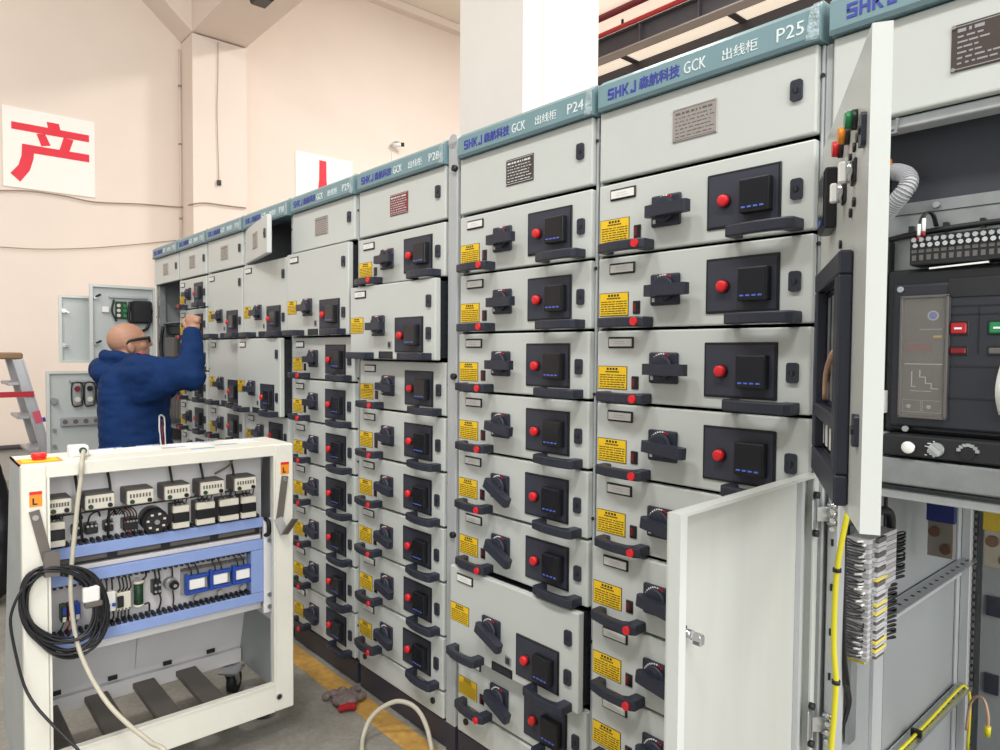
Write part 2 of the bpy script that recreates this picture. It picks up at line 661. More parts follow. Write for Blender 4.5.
def block_letters(wd, hh):
    t, v = .26, .2
    R = {'S': [(0, 1, 1 - v, 1), (0, t, .5, 1 - v), (0, 1, .4, .6), (1 - t, 1, v, .4), (0, 1, 0, v)],
         'H': [(0, t, 0, 1), (1 - t, 1, 0, 1), (t, 1 - t, .4, .6)],
         'K': [(0, t, 0, 1)], 'J': [(1 - t, 1, v, 1), (.15, 1, 0, v), (.15, .4, v, .3)]}
    b = B()
    lw = wd / 4 * .84
    for i, ch in enumerate('SHKJ'):
        o = i * wd / 4
        for (x0, x1, z0, z1) in R[ch]:
            b.box(o + x0 * lw, o + x1 * lw, -.0008, .0006, z0 * hh, z1 * hh, 'blue_ink')
        if ch == 'K':
            for q in ([(.26, .42), (.70, 1), (1.02, 1), (.5, .42)], [(.26, .56), (.5, .56), (1.04, 0), (.72, 0)]):
                b.prism([(o + x * lw, .0006, z * hh) for x, z in q], (0, -.0014, 0), 'blue_ink')
    return b.mesh('lettering')


def header(cab, w, texts, glints=True):
    b = B()
    prof = [(-.012, HZ0), (-.012, HZ1 - .016), (.008, HZ1), (.06, HZ1), (.06, HZ0)]
    x0, x1 = .002, w - .002
    b.prism([(x0, y, z) for y, z in prof], (x1 - x0, 0, 0), 'teal')
    b.box(x0 + .002, x1 - .002, -.0140, -.011, HZ0 - .002, HZ0 + .009, 'tealdk')
    h = put('header_panel', b, cab)
    b = B()
    b.prism([(x1 - .03, -.0135, HZ0 + .004), (x1 - .002, -.0135, HZ0 + .002), (x1 - .002, -.0135, HZ1 - .017), (x1 - .022, -.0135, HZ1 - .017)], (0, -.001, 0), 'film')
    b.prism([(x1 - .022, -.0135, HZ1 - .017), (x1 - .002, -.0135, HZ1 - .017), (x1 - .002, .007, HZ1 + .0015), (x1 - .022, .007, HZ1 + .0015)], (0, -.001, .001), 'film')
    put('film_edge', b, h)
    for (s, x, wd, size, m, bold) in texts:
        if s == 'SHKJ':
            put('lettering', block_letters(wd, .029), h, (x, -.0125, HZ0 + .022))
        else:
            put('lettering', text_mesh(s, size, m, .0006, wd, bold), h, (x, -.0126, HZ0 + .022))


def std_texts(num, k=1.):
    return [('SHKJ', .036 * k, .096 * k, .050, 'blue_ink', .0022), ('\u68ee\u822a\u79d1\u6280', .138 * k, .120 * k, .032, 'blue_ink', .0012),
            ('GCK', .271 * k, .060 * k, .040, 'white_ink', 0), ('出线柜', .374 * k, .086 * k, .029, 'white_ink', 0),
            (num, .504 * k, .060 * k, .041, 'white_ink', 0)]


def top_door(cab, sx=1., z0=1.880, z1=2.064, plate='plate', open_=0., px=.235, pw=.122, y=0.):
    b = B()
    b.box(0, PW * sx, 0, .024, z0, z1, 'paint', .004, 2)
    d = put('top_door', b, cab, (0, y, 0), -open_)
    b = B()
    zc = (z0 + z1) / 2
    x0, x1, za, zb = px * sx, (px + pw) * sx, zc - .038, zc + .042
    b.box(x0, x1, -.003, .001, za, zb, plate, .001)
    ln = 'white_ink' if plate != 'plate' else 'devgrey'
    b.box(x0 + .004 * sx, x1 - .004 * sx, -.0034, -.003, zb - .0045, zb - .0035, ln)
    b.box(x0 + .004 * sx, x1 - .004 * sx, -.0034, -.003, za + .0035, za + .0045, ln)
    rnd = random.Random(5)
    for r in range(7):
        z = za + .010 + r * .009
        x = x0 + .008 * sx
        while x < x1 - .016 * sx:
            w = rnd.uniform(.004, .014) * sx
            b.box(x, min(x + w, x1 - .008 * sx), -.0034, -.003, z, z + (.0022 if r < 6 else .005), ln)
            x += w + rnd.uniform(.002, .006) * sx
    for cx in (x0 + .004, x1 - .004):
        for cz in (za + .004, zb - .004):
            b.cyl((cx, -.002, cz), (cx, -.0045, cz), .0022, 'zinc', 8)
    put('nameplate', b, d)
    put('door_lock', KIT['door_lock'], d, (-.005 * sx, 0, zc + .006 - .0935)).scale = (sx, 1, 1)
    return d


def carcass(cab, w, pitch, strip=.2, depth=.9, left_panel=True, top=True):
    """frame, side sheets, plinth: w is the width of the fronts, pitch the cabinet's width"""
    b = B()
    g = (pitch - w) / 2
    xl, xr = -g, w + g
    yb = depth
    for (a, c) in ((xl + .0015, xl + .0035), (xr - .0035, xr - .0015)):
        b.box(a, c, .05, yb, .1, HZ1 - .02, 'inner')
    b.box(xl + .004, xr - .004, yb - .01, yb - .002, .1, HZ1 - .02, 'inner')
    b.box(xl + .004, xr - .004, .061, yb - .002, HZ1 - .03, HZ1 - .02, 'inner')
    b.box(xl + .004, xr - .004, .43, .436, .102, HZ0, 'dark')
    put('carcass', b, cab)
    for (a, c) in ((xl + .002, -.0015), (w + .0015, xr - .002)):
        b = B()
        b.box(a, c, .014, .049, .1, HZ0 - .002, 'post', .003)
        for i in range(6):
            b.cyl(((a + c) / 2, .0145, .25 + i * .35), ((a + c) / 2, .012, .25 + i * .35), .005, 'dark', 8)
        put('frame_post', b, cab)
    b = B()
    b.box(xl + .003, xr - .003, .006, depth - .02, 0, .098, 'plinth', .004)
    put('plinth', b, cab)


GRP = 'switchgear cabinets standing in the row'


def cabinet(x0, pitch, sx, label, num, plate='plate', open_=0., texts=None, group=GRP):
    cab = thing('switchgear_cabinet', label, 'cabinet', (x0, 0, 0), 0, group)
    w = PW * sx
    carcass(cab, w, pitch)
    header(cab, w + (pitch - w) / 2, texts or std_texts(num, sx))
    if open_ is not None:
        top_door(cab, sx, plate=plate, open_=open_)
    return cab


def bottom_strip(cab, sx, z0, z1):
    b = B()
    w = PW * sx
    b.box(0, w, 0, .024, z0 + .003, z1 - .004, 'paint', .004, 2)
    for x in (.05 * sx, w - .06 * sx):
        b.cyl((x, .001, (z0 + z1) / 2), (x, -.007, (z0 + z1) / 2), .011, 'black', 12)
    put('bottom_panel', b, cab)


rl = random.Random(11)


def rows(cab, sx, spec, start=ROWZ, jig=.003):
    """spec: list of (height factor, y offset, tall) from the top down"""
    z = start
    for it in spec:
        k, y, tall = it[:3]
        h = PH * k
        z -= h
        if it[-1] == 'gap':
            continue
        drawer(cab, z, h, y + (rl.uniform(-jig, jig) if y > -.02 else 0), sx, tall=tall, lever=it[3] if len(it) > 3 else rl.uniform(-.05, .05))
    return z


one = (1, 0., False)
# 1: the nearest complete cabinet
c1 = cabinet(-1.2525, .612, 1., 'switchgear cabinet lettered P25, silver nameplate, lower drawers behind an open door', 'P25')
rows(c1, 1., [(1, .0, False, 0), (1, 0., False, 0), (1, -.004, False, 0), (1, 0., False, .06), (1, 0., False, .12), (1, -.012, False, .1), (1, -.008, False, .1), (1, -.008, False, .1)])
bottom_strip(c1, 1., .1, .3)
# 2
c2 = cabinet(-1.868, .612, 1., 'switchgear cabinet lettered P24 with a tall drawer pulled out near the floor', 'P24', 'plate_dark')
rows(c2, 1., [(1, 0, False, 0), (1, 0, False, 0), (1, 0, False, 0), (1, 0, False, .1), (1, 0, False, .42), (1, 0, False, .35), (1.5, -.035, True, .3), (1, 0, False, .3)])
bottom_strip(c2, 1., .1, .2)
# the joint post between the two groups of the row
b = B()
b.box(-1.936, -1.884, .0, .045, .1, 2.135, 'post', .003)
b.box(-1.936, -1.884, .046, .9, .1, 2.08, 'inner')
b.cyl((-1.910, .0, 2.135), (-1.910, .045, 2.135), .0255, 'post', 20)
b.box(-1.936, -1.884, .002, .88, 0, .099, 'plinth')
joint = solo('joint_post', b, 'tall bare metal joining post between the P24 and P28 cabinets', 'post')
for i, z in enumerate((2.04, 1.33, .78, .36)):
    b = B()
    x = -1.893
    b.cyl((x, .001, z), (x, -.012, z), .011, 'black', 12)
    put('plastic_plug', b, joint)
# 3
c3 = cabinet(-2.538, .602, 1., 'switchgear cabinet lettered P28, red nameplate, second drawer from top pulled out', 'P28', 'plate_red')
rows(c3, 1., [(1, 0, False, 0), (1.5, -.042, True, 0), one, one, (1, 0, False, .1), (1, 0, False, .15), (1, 0, False, .15), (1, 0, False, .15)])
bottom_strip(c3, 1., .1, .2)
# 4
c4 = cabinet(-3.165, .61, 1., 'switchgear cabinet beside the P28 one, large double drawer standing slightly proud above seven small ones', 'P29')
rows(c4, 1., [(2, -.03, True, 0), one, one, one, (1, 0, False, .1), (1, 0, False, .1), (1, 0, False, .1), (1, 0, False, .1)])
# 5
s5 = .92
c5 = cabinet(-3.755, .58, s5, 'switchgear cabinet whose small top door swings open onto a black inside', 'P30', 'plate', open_=math.radians(11))
rows(c5, s5, [(2, -.01, True, 0), (2, -.045, True, 0), one, one, one, one])
bottom_strip(c5, s5, .1, .3)
# 6
s6 = .92
c6 = cabinet(-4.335, .575, s6, 'switchgear cabinet with two shut double drawers, left of the one with the swung top door', 'P31')
rows(c6, s6, [(2, 0, True, 0), (2, 0, True, 0), one, one, one, one])
bottom_strip(c6, s6, .1, .3)
# 7
s7 = .87
c7 = cabinet(-4.885, .545, s7, 'switchgear cabinet of small drawers level with the raised hand of the worker', 'P32')
rows(c7, s7, [one] * 8)
bottom_strip(c7, s7, .1, .3)
# 8: the far end, its doors stand open
s8 = .93
c8 = cabinet(-5.465, .575, s8, 'end switchgear cabinet with its inner doors standing wide open beside the worker', 'P33')
w8 = PW * s8
bottom_strip(c8, s8, .1, .2)
b = B()       # apparatus inside the open end cabinet
b.box(0, w8, .04, .40, 1.600, 1.606, 'inner')
b.box(0, w8, .04, .40, 1.225, 1.231, 'inner')
b.box(0, w8, .04, .40, .86, .866, 'inner')
b.box(0, .05, .02, .06, .2, ROWZ, 'steel')
for i in range(12):
    b.box(.01, .04, .015, .02, .3 + i * .13, .34 + i * .13, 'zinc')
b.box(.12, .50, .05, .30, 1.52, 1.58, 'black', .006)
b.box(.16, .36, .02, .3, 1.36, 1.50, 'devgrey', .006)
b.box(.38, .50, .04, .3, 1.38, 1.50, 'black2', .006)
for i in range(5):
    b.box(.14 + i * .075, .19 + i * .075, .05, .2, 1.24, 1.34, 'alu', .004)
    b.box(.14 + i * .075, .19 + i * .075, .05, .2, .93, 1.08, 'devgrey', .004)
    b.box(.14 + i * .075, .19 + i * .075, .04, .2, .62, .76, 'alu', .004)
b.tube([(.09, .03, 1.58), (.07, .02, 1.45), (.10, .02, 1.3), (.08, .02, 1.1), (.11, .03, .9)], .012, 'wirebk')
b.tube([(.2, .03, 1.36), (.22, .0, 1.3), (.3, .02, 1.24)], .007, 'wirebk')
put('switch_apparatus', b, c8)


def open_door(cab, hx, hy, w, z0, z1, ang, fit):
    """a door seen from its inner side, hinged at (hx, hy); local +x runs from the hinge to the free edge, local -y is the outside"""
    b = B()
    b.box(0, w, -.002, .0, z0, z1, 'door_in')
    for (x0, x1, a, c) in ((0, w, z0, z0 + .018), (0, w, z1 - .018, z1), (0, .018, z0 + .018, z1 - .018), (w - .02, w, z0 + .018, z1 - .018)):
        b.box(x0, x1, .0, .022, a, c, 'paint')
    d = put('open_door', b, cab, (hx, hy, 0), ang)
    fit(d)
    return d


def fit_a(d):
    b = B()
    b.box(.05, .30, .004, .02, 1.775, 1.79, 'alu')
    b.box(.03, .16, .002, .05, 1.60, 1.76, 'black', .01)
    b.tube([(.17, .03, 1.75), (.18, .04, 1.62), (.12, .05, 1.55), (.06, .04, 1.57), (.03, .03, 1.7)], .01, 'wirebk')
    put('door_device', b, d)
    b = B()
    b.box(.19, .26, .002, .035, 1.63, 1.75, 'resgreen', .004)
    for i in range(3):
        b.cyl((.245, .03, 1.65 + i * .035), (.245, .045, 1.65 + i * .035), .012, 'cream', 10)
        b.cyl((.205, .03, 1.65 + i * .035), (.205, .045, 1.65 + i * .035), .012, 'green', 10)
    b.tube([(.27, .02, 1.76), (.285, .03, 1.68), (.26, .04, 1.61)], .007, 'wirebk')
    b.box(.30, .345, .002, .02, 1.67, 1.71, 'white', .002)
    put('circuit_board', b, d)
    for z in (1.77, 1.45):
        b = B()
        b.bar((.385, .004, z), (.36, .05, z + .02), .014, .01, 'black')
        b.cyl((.385, .0, z), (.385, .02, z), .012, 'zinc', 10)
        put('latch', b, d)


def fit_b(d):
    b = B()
    b.box(.30, .40, .002, .03, 1.70, 1.715, 'alu')
    b.tube([(.34, .02, 1.69), (.345, .03, 1.62), (.31, .03, 1.6)], .008, 'wirebk')
    put('door_device', b, d)
    for z in (1.68, 1.44):
        b = B()
        b.cyl((.57, .0, z), (.57, .03, z), .016, 'zinc', 12)
        b.bar((.57, .03, z), (.54, .03, z - .012), .012, .008, 'chrome')
        put('latch', b, d)


def fit_c(d):
    b = B()
    b.box(.24, .545, .002, .035, 1.185, 1.20, 'alu')
    for i in range(4):
        x = .275 + i * .075
        b.box(x - .028, x + .028, .002, .03, 1.02, 1.18, 'inner', .012, 2)
        b.tube([(x - .03, .032, 1.17), (x + .03, .032, 1.17), (x + .03, .032, 1.03), (x - .01, .032, 1.02), (x - .03, .032, 1.04)], .004, 'wirebk', closed=True)
        b.cyl((x, .03, 1.14), (x, .045, 1.14), .018, ('darkred', 'resgreen', 'black', 'darkred', 'resgreen')[i], 12)
        b.cyl((x, .03, 1.065), (x, .045, 1.065), .018, 'cream', 12)
    put('lamp_sockets', b, d)
    b = B()
    b.box(.12, .60, .002, .03, .885, .94, 'alu', .002)
    for i in range(8):
        b.cyl((.14 + i * .062, .03, .913), (.14 + i * .062, .034, .913), .016, 'devgrey', 10)
    put('perforated_rail', b, d)
    for z in (1.06, .86, .75):
        b = B()
        b.cyl((.635, .0, z), (.635, .04 if z > 1 else .02, z), .02 if z > 1 else .012, 'zinc', 12)
        put('latch', b, d)


open_door(c8, -.004, .0, .42, 1.235, 1.862, -PI / 2, fit_a)
open_door(c8, -.18, .03, .60, 1.315, 1.79, -PI / 2 - .05, fit_b)
open_door(c8, -.06, .01, .68, .66, 1.262, -PI / 2 - .02, fit_c)
# ------------------------------------------------------------------ the incoming cabinet with the circuit breaker
RX = -.638
rc = thing('breaker_cabinet', 'open cabinet at the right holding a big black circuit breaker, its doors swung wide', 'cabinet', (RX, 0, 0), 0)


def rp(name, b, parent=None):
    """part built in room coordinates"""
    return put(name, b, parent or rc, (-RX, 0, 0) if parent in (None, rc) else (0, 0, 0))


b = B()
b.box(-.634, -.630, .05, 1.1, .1, 2.12, 'inner')
b.box(-.629, -.023, 1.09, 1.1, .1, 2.12, 'inner')
b.box(-.629, -.023, .062, 1.088, 2.10, 2.12, 'inner')
b.box(-.629, -.023, .062, 1.088, 1.148, 1.152, 'inner')
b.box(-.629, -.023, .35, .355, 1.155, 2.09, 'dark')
rp('carcass', b)
b = B()
b.box(-.6285, -.6045, .014, .058, .1, 2.06, 'post', .003)
for i in range(20):
    b.box(-.619, -.614, .0125, .0145, .16 + i * .095, .175 + i * .095, 'dark')
rp('frame_post', b)
b = B()
b.box(-.6525, -.6365, .012, .046, .1, 2.06, 'post', .003)
rp('frame_post', b)
b = B()
b.box(-.05, -.022, .014, .058, .1, 2.06, 'post', .003)
rp('frame_post', b)
b = B()
b.box(-.635, -.02, .006, 1.08, 0, .098, 'plinth', .004)
rp('plinth', b)
# header and top door in local coordinates
header(rc, .62, std_texts('P26'))
b = B()
b.box(-.632, -.03, 0, .024, 1.880, 2.062, 'paint', .004, 2)
td = rp('top_door', b)
b = B()
x0, x1, za, zb = -.420, -.232, 1.930, 2.014
b.box(x0, x1, -.003, .0005, za, zb, 'plate_dark', .001)
rnd = random.Random(8)
for r in range(7):
    z = za + .012 + r * .0095
    x = x0 + .010
    while x < x1 - .02:
        w = rnd.uniform(.004, .016)
        if not (x0 + .045 < x < x0 + .07 and r > 1):
            b.box(x, min(x + w, x1 - .01), -.0036, -.003, z, z + (.003 if r < 6 else .006), 'alu')
        x += w + rnd.uniform(.002, .006)
for zz in (za + .003, zb - .005):
    b.box(x0 + .006, x1 - .006, -.0036, -.003, zz, zz + .0015, 'alu')
for cx in (x0 + .004, x1 - .004):
    for cz in (za + .004, zb - .004):
        b.cyl((cx, -.002, cz), (cx, -.006, cz), .0035, 'zinc', 10)
put('nameplate', b, td)
put('door_lock', KIT['door_lock'], td, (-.62, 0, 1.975 - .0935))
# lintel, black screen plate, mounting plate
b = B()
b.box(-.604, -.05, .015, .06, 1.856, 1.876, 'post', .002)
b.bar((-.513, .008, 1.846), (-.510, .008, 1.874), .005, .005, 'zinc')
b.box(-.55, -.510, .004, .014, 1.845, 1.849, 'zinc')
rp('lintel', b)
b = B()
b.box(-.604, -.05, .09, .094, 1.716, 1.900, 'screenplate')
rp('arc_screen', b)
b = B()
b.box(-.604, -.05, .082, .089, 1.56, 1.722, 'steel')
b.box(-.604, -.05, .0805, .082, 1.698, 1.6995, 'dark')
for x in (-.46, -.30, -.14):
    b.cyl((x, .082, 1.710), (x, .072, 1.710), .006, 'zinc', 10)
rp('mounting_plate', b)
# breaker
b = B()
b.box(-.575, -.535, .05, .34, 1.262, 1.648, 'black2', .004)
b.box(-.534, -.05, .045, .34, 1.262, 1.585, 'black', .008, 2)
b.box(-.520, -.06, .036, .046, 1.275, 1.555, 'breaker', .006, 2)
for z in (1.395, 1.335, 1.492, 1.508):
    b.box(-.425, -.07, .0345, .037, z, z + .0022, 'black')
b.box(-.375, -.373, .0345, .037, 1.42, 1.508, 'black')
b.box(-.424, -.20, .0335, .037, 1.525, 1.56, 'black2', .001)
b.bar((-.455, .030, 1.582), (-.36, .030, 1.586), .004, .003, 'white')
for x in (-.505, -.49):
    b.cyl((x, .035, 1.545 if x < -.5 else 1.272), (x, .030, 1.545 if x < -.5 else 1.272), .006, 'zinc', 10)
brk = rp('circuit_breaker', b)
b = B()      # control unit behind a clear cover
b.box(-.512, -.427, .0335, .037, 1.293, 1.532, 'black', .001)
b.box(-.507, -.433, .0325, .0337, 1.300, 1.526, 'ctrl')
b.cyl((-.455, .0326, 1.492), (-.455, .0312, 1.492), .0095, 'white', 20)
b.cyl((-.455, .0313, 1.492), (-.455, .0308, 1.492), .007, 'bluedot', 20)
b.box(-.478, -.440, .0315, .0327, 1.4645, 1.467, 'alu')
b.box(-.454, -.439, .0315, .0327, 1.450, 1.454, 'yellow')
b.box(-.500, -.455, .0315, .0327, 1.424, 1.438, 'darkred')
b.box(-.504, -.436, .0318, .0327, 1.4445, 1.4455, 'darkred')
for i in range(6):
    b.box(-.500 + i * .0105, -.494 + i * .0105, .0315, .0327, 1.407, 1.413, 'devgrey')
for (xa, xb, z0_, z1_) in ((-.502, -.437, 1.3985, 1.400), (-.490, -.4885, 1.356, 1.385), (-.490, -.482, 1.355, 1.3565), (-.476, -.4745, 1.374, 1.388), (-.476, -.466, 1.3735, 1.375), (-.466, -.4645, 1.362, 1.375), (-.466, -.456, 1.3615, 1.363), (-.456, -.4545, 1.352, 1.363), (-.456, -.443, 1.3515, 1.353), (-.492, -.455, 1.3465, 1.3475)):
    b.box(xa, xb, .0315, .0327, z0_, z1_, 'white')
for x in (-.505, -.470):
    b.box(x, x + .033, .0315, .0327, 1.3055, 1.3067, 'alu')
    b.box(x, x + .033, .0315, .0327, 1.3285, 1.3297, 'alu')
    b.box(x, x + .0012, .0315, .0327, 1.306, 1.329, 'alu')
    b.box(x + .032, x + .0332, .0315, .0327, 1.306, 1.329, 'alu')
    b.cyl((x + .012, .0327, 1.317), (x + .012, .030, 1.317), .004, 'cream', 10)
put('control_unit', b, brk).location.x = .008
b = B()
b.box(-.510, -.429, .026, .0285, 1.296, 1.529, 'cover')
for (xa, xb, z0_, z1_) in ((-.511, -.506, 1.295, 1.530), (-.433, -.428, 1.295, 1.530), (-.511, -.428, 1.526, 1.531), (-.511, -.428, 1.294, 1.299)):
    b.box(xa, xb, .0245, .0325, z0_, z1_, 'devgrey', .001)
put('clear_cover', b, brk).location.x = .008
for (x, z, w, h, m, nm) in ((-.413, 1.467, .026, .020, 'btn_red', 'trip_button'), (-.352, 1.467, .026, .020, 'green', 'close_button'), (-.413, 1.425, .026, .011, 'darkred', 'charge_flag'), (-.352, 1.425, .026, .011, 'devgrey', 'position_flag')):
    b = B()
    b.box(x - w / 2 - .003, x + w / 2 + .003, .034, .037, z - h / 2 - .003, z + h / 2 + .003, 'black', .001)
    b.box(x - w / 2, x + w / 2, .030, .034, z - h / 2, z + h / 2, m, .002)
    if h > .015:
        b.box(x - .006, x + .006, .0292, .0302, z - .002, z + .0015, 'white')
    put(nm, b, brk).location.x = .008
b = B()
b.loft([[(-.338 + dx, .030 - math.sin(t) * .028, 1.31 + .09 * k / 10) for dx in (0, .03)] + [(-.338 + dx, .036 - math.sin(t) * .028, 1.31 + .09 * k / 10) for dx in (.03, 0)] for k in range(11) for t in (PI * k / 10,)], 'white')
put('charging_handle', b, brk)
# terminal block along the top of the breaker
b = B()
b.box(-.490, -.06, .030, .08, 1.590, 1.646, 'black', .002)
n = 33
for i in range(n):
    x = -.482 + i * .0126
    b.cyl((x, .032, 1.638), (x, .0245, 1.638), .0045, 'zinc', 8)
    b.cyl((x + .003, .032, 1.627), (x + .003, .0235, 1.627), .0045, 'chrome', 8)
    b.box(x - .0045, x + .0045, .0285, .031, 1.6135, 1.6195, 'devgrey')
    b.box(x - .0035, x + .0035, .0285, .031, 1.599, 1.609, 'devgrey')
put('terminal_block', b, brk)
b = B()
b.tube([(-.575, .07, 1.642), (-.54, .068, 1.650), (-.48, .066, 1.657), (-.40, .066, 1.661), (-.25, .066, 1.664), (-.08, .066, 1.668)], .006, 'wirebk')
b.tube([(-.473, .028, 1.640), (-.474, .03, 1.672), (-.468, .04, 1.690), (-.460, .05, 1.687), (-.456, .06, 1.665)], .0022, 'wirebk')
b.tube([(-.466, .028, 1.645), (-.468, .03, 1.675), (-.463, .04, 1.692), (-.455, .05, 1.685), (-.452, .06, 1.665)], .0022, 'wirebk')
b.cyl((-.474, .028, 1.638), (-.474, .0285, 1.668), .0034, 'white', 8)
b.cyl((-.466, .0275, 1.648), (-.466, .028, 1.678), .0034, 'white', 8)
b.cyl((-.474, .0275, 1.636), (-.474, .028, 1.646), .0038, 'darkred', 8)
b.cyl((-.466, .027, 1.643), (-.466, .0275, 1.653), .0038, 'darkred', 8)
for x in (-.56, -.5, -.44, -.38, -.3):
    b.box(x - .004, x + .004, .062, .076, 1.655, 1.672, 'black')
rp('control_wiring', b)
# racking base, beam
b = B()
b.box(-.520, -.06, .0, .06, 1.222, 1.262, 'black2', .003)
b.cyl((-.470, .001, 1.241), (-.470, -.014, 1.241), .0115, 'chrome', 20)
b.ball((-.470, -.014, 1.241), .0115, 'white', 16, (1, .35, 1))
for a in range(5):
    b.box(-.445 + .004 * (a % 3), -.441 + .004 * (a % 3), -.0012, .0, 1.228 + a * .0055, 1.2295 + a * .0055, 'white')
for i in range(6):
    t = math.radians(110 + i * 28)
    b.box(-.425 + .015 * math.cos(t) - .0012, -.425 + .015 * math.cos(t) + .0012, -.0012, 0, 1.241 + .015 * math.sin(t) - .001, 1.241 + .015 * math.sin(t) + .001, 'white')
b.cyl((-.425, .001, 1.241), (-.425, -.007, 1.241), .013, 'zinc', 20)
b.bar((-.434, -.009, 1.248), (-.416, -.009, 1.234), .008, .006, 'chrome', (0, 1, 0))
b.cyl((-.375, .001, 1.239), (-.375, -.004, 1.239), .011, 'black', 20)
for i in range(7):
    t = math.radians(20 + i * 23)
    b.box(-.375 + .0155 * math.cos(t) - .0032, -.375 + .0155 * math.cos(t) + .0032, -.004, 0, 1.239 + .0155 * math.sin(t) - .0028, 1.239 + .0155 * math.sin(t) + .0028, 'zinc')
rp('racking_unit', b)
b = B()
b.box(-.604, -.05, .0, .06, 1.166, 1.216, 'steel', .003)
b.box(-.604, -.05, .020, .06, 1.134, 1.150, 'post', .002)
b.box(-.585, -.525, .03, .06, 1.2165, 1.262, 'steel', .002)
rp('cross_beam', b)
b = B()
b.box(-.560, -.528, .02, .06, 1.300, 1.305, 'white', .001)
b.box(-.532, -.528, .02, .06, 1.305, 1.345, 'white', .001)
b.cyl((-.553, .045, 1.40), (-.553, .015, 1.40), .008, 'white', 10)
b.cyl((-.553, .045, 1.33), (-.553, .015, 1.33), .008, 'cream', 10)
rp('guide_bracket', b)
# corrugated hose in front of the screen plate
pts = [onY(886, 214, .03), onY(893, 205, .02), onY(903, 193, .01), onY(909, 183, .015), onY(906, 175, .03), onY(895, 172, .05), onY(885, 174, .07)]
b = B()
P = b.tube(pts, .0145, 'hose', 14, smooth=6)
for i in range(1, len(P) - 1):
    pass
dense = []
for a, c in zip(P, P[1:]):
    for k in range(3):
        dense.append(a.lerp(c, k / 3))
acc = 0
for a, c in zip(dense, dense[1:]):
    acc += (c - a).length
    if acc > .0042:
        acc = 0
        d = (c - a).normalized()
        b.cyl(a - d * .0011, a + d * .0011, .0168, 'hose', 14)
rp('corrugated_hose', b)
b = B()
p = onY(887, 165, .045)
b.box(p.x - .012, p.x + .005, .03, .06, p.z - .014, p.z + .014, 'orange', .002)
b.box(p.x - .012, p.x + .007, .03, .06, p.z - .055, p.z - .0145, 'navy', .004)
rp('wire_marker', b)
# ---- lower bay
b = B()
b.box(-.6285, -.6245, .90, .955, .1, 1.14, 'post')
b.box(-.624, -.600, .93, .97, .1, 1.13, 'post', .002)
b.box(-.598, -.592, .955, .975, .1, 1.12, 'black')
for i in range(45):
    b.box(-.5985, -.5915, .950, .956, .12 + i * .022, .132 + i * .022, 'devgrey')
rp('rear_post', b)
b = B()
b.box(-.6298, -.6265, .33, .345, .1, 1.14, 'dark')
b.box(-.6298, -.622, .27, .3299, .1, .70, 'post')
rp('side_strip', b)
b = B()
b.box(-.60, -.023, 1.06, 1.075, .1, 1.12, 'inner')
b.box(-.512, -.508, 1.052, 1.0602, .11, 1.11, 'paint')
rp('bay_lining', b)
for z in (.62, .86, .38):
    b = B()
    b.box(-.585, -.548, 1.05, 1.0595, z, z + .06, 'plinth')
    rp('bay_clip', b)


def rail(z, y0, y1, x):
    b = B()
    b.box(x, x + .004, y0, y1, z, z + .05, 'post')
    b.box(x + .0045, x + .04, y0, y1, z + .046, z + .05, 'zinc')
    n = int((y1 - y0) / .045)
    for i in range(n):
        y = y0 + .02 + i * .045
        b.box(x + .004, x + .0048, y, y + .026, z + .020, z + .030, 'dark')
        b.cyl((x + .022, y + .01, z + .0498), (x + .022, y + .01, z + .0508), .005, 'dark', 8)
    return b


rp('perforated_rail', rail(.762, .20, .928, -.6235))
rp('perforated_rail', rail(.385, .10, .928, -.6235))
b = B()
b.box(-.6230, -.6215, .35, .85, .2, .38, 'inner')
b.tube([(-.6, .10, .44), (-.6, .3, .442), (-.6, .6, .442), (-.6, .85, .446), (-.595, .90, .44), (-.585, .91, .40), (-.585, .90, .25)], .004, 'ylgn')
b.box(-.612, -.588, .50, .512, .436, .452, 'wirebk')
rp('earth_wire', b)
for i, (xa, xb, c) in enumerate(((-.585, -.528, 'barblue'), (-.465, -.405, 'barylw'), (-.335, -.275, 'green'))):
    b = B()
    b.box(xa, xb, .497, .507, .912, 1.13, 'copper', .001)
    b.box(xa - .003, xb + .003, .493, .511, 1.00, 1.10, c, .002)
    for (fx, z) in ((.28, .975), (.72, .935)):
        x = xa + (xb - xa) * fx
        b.cyl((x, .497, z), (x, .490, z), .013, 'bolt', 16)
    rp('busbar', b)
# terminal strip on the left side
b = B()
b.box(-.6238, -.615, .07, .105, .55, 1.04, 'zinc')
rnd = random.Random(4)
z = 1.025
i = 0
while z > .765:
    big = z > .90
    d = .0105 if big else .0062
    y1 = .185 if big else .14
    b.box(-.6148, -.568, .030, y1, z - d + .0012, z, 'term' if i % 2 else 'term2')
    b.box(-.5685, -.561, .060, .105, z - d + .0012, z - .0005, 'term2' if i % 3 else 'devgrey')
    b.cyl((-.568, .050, z - d / 2), (-.5655, .050, z - d / 2), .0035, 'zinc', 6)
    if i in (8, 14, 17, 27, 30):
        b.box(-.5680, -.560, .055, .115, z - .0085, z - .003, 'paleyel')
    z -= d
    i += 1
b.box(-.6148, -.580, .05, .09, .750, .757, 'ylgn')
ts = rp('terminal_strip', b)
ts.location.y = .05
b = B()
for k in range(40):
    z = 1.02 - k * .0064
    bx = -.585 + rnd.uniform(-.01, .01)
    b.tube([(-.615, -.005 + rnd.uniform(-.004, .004), z + rnd.uniform(.0, .03)), (-.600, .006, z + .006), (bx, .020, z + rnd.uniform(-.004, .004)), (-.578, .036, z)], .0016, 'wirebk', 5, smooth=3)
    if rnd.random() < .6:
        b.cyl((bx, .020, z), (-.577, .037, z), .0028, 'white', 6)
    if rnd.random() < .15:
        b.cyl((-.583, .032, z), (-.572, .04, z), .003, 'darkred', 6)
